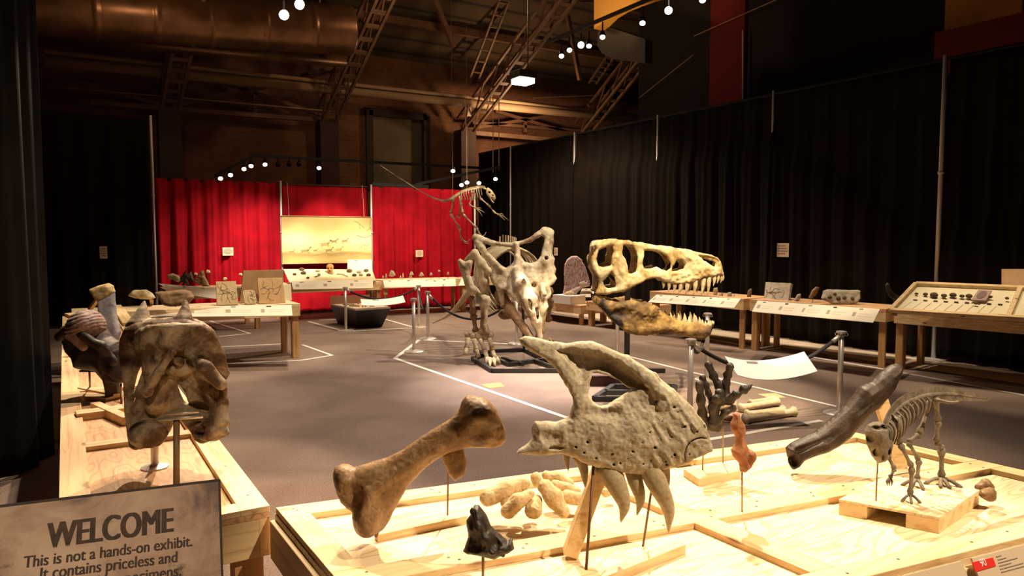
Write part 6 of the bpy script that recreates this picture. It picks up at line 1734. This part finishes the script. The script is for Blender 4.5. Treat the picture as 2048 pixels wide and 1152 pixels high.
plaque('large plain brown board standing behind the plaques on the middle table', [(480, 603), (566, 601), (567, 539), (487, 541)], 11.0, .08, plain('brown_board', (.30, .17, .07), .7, 0, .2, 4), 0, 4, cat='board')
plaque('narrow pale board at the right end behind the orange-tan plaque', [(566, 602), (584, 601), (582, 568), (566, 570)], 11.15, .02, TRAYM, 0, 5, cat='board')
def rock(nm, lab, cat, P, d, T, mat, seed, st=1.5, grp=None, lean=0.0, nz=1.4, R=None, frame=LFrame, extra=None):
    xs_, ys_ = [p[0] for p in P], [p[1] for p in P]
    f_ = frame(sum(xs_) / len(P), sum(ys_) / len(P), d)
    R = R or T
    cy = f_.cy; ym = max(abs(min(ys_) - cy), abs(max(ys_) - cy)) * abs(lean)
    def fn(x, y, w_):
        g = puff(p2(P)(x, y), w_, T, R, -(y - cy) * lean) + nz * fbm(x, y, w_, max(6, T * 1.6), seed, 3)
        return extra(g, x, y, w_) if extra else g
    return props(carve(nm, f_, (min(xs_) - 4, max(xs_) + 4, min(ys_) - 4, max(ys_) + 4, -T - ym - 5, T + ym + 5), st, fn, mat), lab, cat, grp)
rock('stone_slab', 'rough brown stone slab standing on the middle table behind the horned brown skull', 'stone', [(308, 585), (331, 582), (367, 580), (381, 583), (388, 594), (379, 609), (353, 613), (331, 611), (320, 600)], 9.5, 8, fossil('rough_brown_stone', [(.3, (.16, .09, .045)), (.6, (.32, .19, .10)), (.8, (.42, .28, .16))], 8, bstr=.6), 71, 1.6, lean=.25)
rock('pale_rock', 'pale layered rock on a small stand, left of the brown stone slab', 'rock', [(255, 592), (266, 581), (293, 579), (304, 586), (311, 596), (299, 599), (271, 597)], 10.0, 9, BONE_WHITE, 72, 1.6)
props(MB().beam(D(303, 596, 10.0), G(303, 609, .80), .05, .05).build('rock_stand', WZ), 'small wooden stand under the pale layered rock', 'stand')
# spiny fossils by the red drape
rock('spiny_fossil', 'pale arm-like fossil lying at the left of the dark spiny group', 'fossil', [(334, 550), (345, 546), (357, 552), (364, 560), (358, 566), (346, 560), (337, 557)], 14.2, 4, BONE_TAN, 73, 1.0)
def f_sp(x, y, w_):
    f = chain(x, y, w_, [(356, 566, 0), (366, 556, 2), (378, 552, 4), (384, 560, 2)], [3, 5, 5, 3], 3)
    for a, b in (((366, 556, 2), (372, 540, 0)), ((374, 553, 0), (380, 544, 6)), ((372, 560, 0), (380, 578, 0)), ((380, 578, 0), (396, 584, 0)), ((370, 560, 4), (362, 572, 8))): f = smin(f, cap(x, y, w_, a, b, 3.2, 1.4), 2)
    return f + .6 * fbm(x, y, w_, 6, 74, 2)
props(carve('spiny_fossil', LFrame(372, 560, 14.2), (348, 404, 534, 592, -8, 16), 1.0, f_sp, BONE_DARK), 'dark spiny branching fossil in the middle of the small table by the red drape', 'fossil')
rock('spiny_fossil', 'tan upright fin-shaped fossil right of the dark spiny one', 'fossil', [(398, 548), (401, 541), (407, 541), (410, 554), (416, 564), (420, 573), (404, 571), (386, 564), (392, 556)], 14.3, 4, BONE_BROWN, 75, 1.0)
PINF = 'small pale fossils pinned in front of the red drape'
for (x, y, r, lab) in ((416, 544, 5, 'small pale winged fossil pinned above the tan fin-shaped fossil'), (450, 558, 5, 'small pale fossil pinned above the engraved plaque'), (481, 549, 4, 'tiny pale fossil pinned beside the brown board'), (391, 548, 4, 'tiny pale fossil pinned behind the dark spiny one')):
    o_ = rock('pinned_fossil', lab, 'fossil', [(x - r, y + 1), (x - r * .4, y - r * .8), (x + r * .5, y - r * .7), (x + r, y + r * .2), (x + r * .3, y + r * .8), (x - r * .5, y + r * .6)], 15.3, 2, BONE_WHITE, 80 + x, .8, PINF)
    p = D(x, y, 15.3); MB().tube([p, np.array([p[0], p[1], .80])], .004, 5).build('stem', RUST, o_)

# ================================================================ tables under the red drapes
SPEC = fossil('dark_specimen', [(.3, (.07, .04, .02)), (.6, (.18, .12, .06)), (.8, (.34, .25, .15))], 20)
for (s, v, r, lab) in ((.09, .55, .035, 'tiny dark specimen at the left end of the tilted tray'), (.19, .90, .05, 'dark specimen at the top left of the tilted tray'), (.19, .62, .05, 'dark specimen below the top left one on the tilted tray'), (.22, .28, .03, 'tiny specimen low at the left of the tilted tray'),
                   (.36, .80, .04, 'pale oval specimen left of the small orange skull'), (.36, .55, .03, 'small dark specimen under the pale oval one on the tray'), (.72, .78, .055, 'oval specimen right of the small orange skull'), (.76, .42, .045, 'long dark specimen low right of the small orange skull'),
                   (.83, .70, .045, 'pale ring-like specimen on the right of the tilted tray'), (.84, .45, .04, 'curved specimen under the pale ring-like one on the tray'), (.92, .82, .05, 'triangular dark specimen at the top right of the tray'), (.93, .42, .045, 'dark specimen at the lower right of the tray')):
    p = on_quad(TQ, s, v); nn = np.cross(TQ[1] - TQ[0], TQ[3] - TQ[0]); nn /= np.linalg.norm(nn)
    if nn[2] < 0: nn = -nn
    c = p + nn * r * .5
    props(MB().ball(c, (r * 1.25, r * .9, r * .75), 10, 7).build('tray_specimen', SPEC if 'pale' not in lab else BONE_TAN, smooth=True), lab, 'specimen', 'specimens on the tilted tray')
props(MB().tube([on_quad(TQ, .30, .34) + nn * .012, on_quad(TQ, .37, .48) + nn * .012], .010, 6).build('tray_specimen', SPEC, smooth=True), 'thin dark stick-like specimen left of the small orange skull', 'specimen', 'specimens on the tilted tray')
props(MB().tube([on_quad(TQ, .56, .55) + nn * .012, on_quad(TQ, .62, .54) + nn * .012, on_quad(TQ, .68, .34) + nn * .012], .010, 6).build('tray_specimen', SPEC, smooth=True), 'long thin curved specimen right of the small orange skull', 'specimen', 'specimens on the tilted tray')
fr = LFrame(661, 540, 16.0)
ps_ = thing('small_skull', 'small orange human-like skull on the tilted tray', 'skull', fr.W(663, 550))
def f_ps(x, y, w_):
    f = ell(x, y, w_, (660, 534, 0), (7.5, 6.5, 7))
    f = smin(f, cap(x, y, w_, (661, 540, -3), (664, 548, -2), 5, 3.6), 3)
    for c in ((657.5, 537, -7), (663.5, 537, -7)): f = smax(f, -ell(x, y, w_, c, (2, 1.6, 4)), .7)
    return smax(f, -ell(x, y, w_, (661, 542, -8), (1.2, 1.6, 3)), .6)
carve('skull_bone', fr, (648, 674, 524, 556, -12, 12), .7, f_ps, fossil('orange_bone', [(.3, (.45, .20, .07)), (.7, (.66, .36, .15))], 14), ps_)
RWF = 'small mounted fossils in a row by the right red drape'
for (x, y0, y1, lab) in ((766, 551, 558, 'short pale peg, leftmost in the row under the right red drape'), (772, 547, 558, 'tall pale peg, second in the row under the right red drape'), (801, 551, 557, 'short pale peg of the middle pair in the row'), (806, 546, 557, 'tall pale peg of the middle pair in the row')):
    p, q = YP(x, y1, 15.4), YP(x, y0, 15.4)
    props(MB().tube([p, (p + q) / 2, q], [.022, .019, .006], 8).build('fossil_peg', BONE_WHITE, smooth=True), lab, 'fossil', RWF)
for (x, y, r, lab) in ((784, 547, 7, 'triangular tan fossil standing in the row under the right red drape'), (823, 547, 5, 'pale lumpy fossil right of the middle pegs'), (821, 553, 4, 'smaller tan lump just below the pale lumpy fossil'), (843, 549, 5, 'pale rounded fossil below the notice on the right red drape'), (862, 548, 3.5, 'small pale fossil right of the rounded one'), (878, 542, 2.2, 'tiny pale fossil raised on a tall stem'), (896, 547, 3.5, 'small pale fossil at the right end of the row')):
    o_ = rock('small_fossil', lab, 'fossil', [(x - r, y + r * .7), (x - r * .3, y - r), (x + r * .4, y - r * .8), (x + r, y + r * .5), (x, y + r)], 16.6, max(1.6, r * .5), BONE_TAN if 'tan' in lab else BONE_WHITE, 200 + int(x), .8, RWF, nz=.8)
    p = YP(x, y + r * .6, 15.45)
    if y < 552:
        p = D(x, y + r * .5, 16.6); MB().tube([p, np.array([p[0], p[1], .80])], .004, 5).build('stem', RUST, o_)

# ================================================================ tables along the black drapes
def xr(x, y, X): return depth(XP(x, y, X))
GREYS = fossil('grey_slab_stone', [(.3, (.30, .25, .18)), (.6, (.44, .38, .28)), (.8, (.54, .47, .36))], 9, bstr=.5)
plaque('square grey-green plaque with a relief, on the table behind the lower jaw board', [(1527, 602), (1576, 603), (1582, 566), (1531, 564)], 0, .14, GREYS, 10, 21, .05, X=9.35)
rock('shelf_slab', 'wide tan slab with dark rounded lumps, right of the grey-green plaque', 'stone', [(1642, 597), (1648, 582), (1658, 579), (1690, 580), (1722, 581), (1720, 596), (1712, 606), (1692, 609), (1660, 607)], xr(1680, 600, 9.45), 6, GREYS, 301, 1.3, lean=.35)
dsl = xr(1680, 600, 9.45)
for (x, y, r, lab) in ((1657, 594, 6, 'dark round lump at the left of the tan slab'), (1668, 588, 5, 'small dark lump near the top of the tan slab'), (1674, 596, 6, 'dark lump in the middle of the tan slab'), (1686, 595, 6, 'dark lump just right of the middle of the tan slab'), (1701, 597, 6, 'dark round lump at the right of the tan slab')):
    f_ = LFrame(x, y, dsl); c = f_.W(x, y, -(y - 594) * .35 - 5)
    props(MB().ball(c, np.array([r, r * .8, r * .8]) * f_.s * .9, 10, 7).build('slab_lump', SPEC, smooth=True), lab, 'fossil', 'dark lumps on the tan slab')
TBF = 'small fossils on the tables along the black drapes'
for (P, T, mat, lab) in (([(1493, 596), (1496, 581), (1502, 577), (1505, 580), (1502, 594), (1498, 598)], 3, SPEC, 'small dark upright fossil left of the grey-green plaque'),
                    ([(1588, 601), (1594, 589), (1601, 587), (1602, 594), (1597, 603)], 4, GREYS, 'small grey pointed fossil right of the grey-green plaque'),
                    ([(1617, 595), (1624, 580), (1632, 573), (1639, 575), (1632, 590), (1623, 597)], 4, BONE_BROWN, 'tilted brown fossil raised on a rod, left of the tan slab'),
                    ([(1774, 565), (1778, 567), (1782, 578), (1790, 588), (1799, 592), (1796, 598), (1787, 600), (1778, 592), (1772, 580), (1771, 570)], 4, BONE_DARK, 'dark hooked claw standing on a stem at the end of the shelf'),
                    ([(1426, 582), (1428, 576), (1435, 575), (1436, 583), (1433, 591), (1427, 592)], 3.5, BONE_WHITE, 'pale chunky fossil just right of the toothed upper jaw'),
                    ([(1438, 590), (1442, 585), (1446, 586), (1446, 592), (1440, 593)], 2.5, BONE_TAN, 'tiny tan fossil beside the pale chunky one'),
                    ([(1454, 593), (1456, 585), (1463, 584), (1464, 592), (1459, 595)], 3, GREYS, 'small grey rounded fossil near the end of the label board behind the jaw'),
                    ([(1466, 592), (1469, 586), (1470, 592), (1468, 594)], 2, GREYS, 'thin grey fossil beside the small grey rounded one'),
                    ([(1181, 573), (1186, 569), (1190, 572), (1188, 578), (1182, 578)], 2.5, BONE_TAN, 'tiny tan fossil on the label board right of the sail-backed skeleton')):
    xm = sum(p[0] for p in P) / len(P); ym = max(p[1] for p in P)
    X_ = 9.4 if xm > 1485 else 9.2
    o_ = rock('shelf_fossil', lab, 'fossil', P, xr(xm, ym, X_), T, mat, 310 + int(xm), .9, TBF, nz=.7)
    if 'rod' in lab or 'stem' in lab:
        x_, y_ = (1626, 592) if 'rod' in lab else (1788, 596)
        p = XP(x_, y_, 9.4); MB().tube([p, np.array([p[0], p[1], .80])], .005, 6).build('stem', RUST, o_)
CSP = 'specimens in the tilted case'
def on_case(x, y): 
    n = CN; r = ray(x, y); return CAM + r * (((cq[0] - CAM) @ n) / (r @ n))
for (x, y, r, lab) in ((1833, 588, .02, 'tiny specimen at the left end of the tilted case'), (1851, 589, .026, 'second specimen from the left in the tilted case'), (1868, 591, .042, 'large dark ring-shaped specimen, third from the left in the case'), (1888, 592, .03, 'fourth specimen from the left in the case'), (1906, 591, .036, 'fifth specimen from the left, tall and dark, in the case'), (1924, 593, .026, 'sixth specimen from the left in the case'), (1938, 593, .034, 'curved specimen just left of the pinkish slab in the case'), (1952, 607, .022, 'lone dark specimen below the pinkish slab in the case'), (1981, 594, .02, 'small specimen right of the pinkish slab in the case'), (2014, 597, .02, 'first specimen in the right bay of the case'), (2032, 599, .02, 'second specimen in the right bay of the case')):
    p = on_case(x, y)
    props(MB().ball(p + CN * r * .2, (r * .8, r * 1.2, r * .8), 9, 6).build('case_specimen', SPEC, smooth=True), lab, 'specimen', CSP)
q_ = [on_case(1942, 601) + CN * .01, on_case(1972, 602) + CN * .01, on_case(1984, 585) + CN * .03, on_case(1957, 584) + CN * .03]
t = thing('case_slab', 'pinkish square slab with a dark oval, lying in the tilted case', 'stone', sum(q_) / 4)
MB().sheet(q_, .02, CN).build('slab', plain('pink_stone', (.42, .27, .22), .7, 0, .15, 20), t)
c = sum(q_) / 4; V = [c + CN * .002] ; m = 16
V = [c + CN * .003 + (q_[1] - q_[0]) * .30 * math.cos(2 * math.pi * k / m) + (q_[3] - q_[0]) * .38 * math.sin(2 * math.pi * k / m) for k in range(m)]
V += [v + CN * .003 for v in V]
link_mesh('dark_oval', V, [tuple(range(m)), tuple(range(2 * m - 1, m - 1, -1))] + [(i, m + i, m + (i + 1) % m, (i + 1) % m) for i in range(m)], plain('dark_oval_stone', (.20, .12, .10), .7), t)
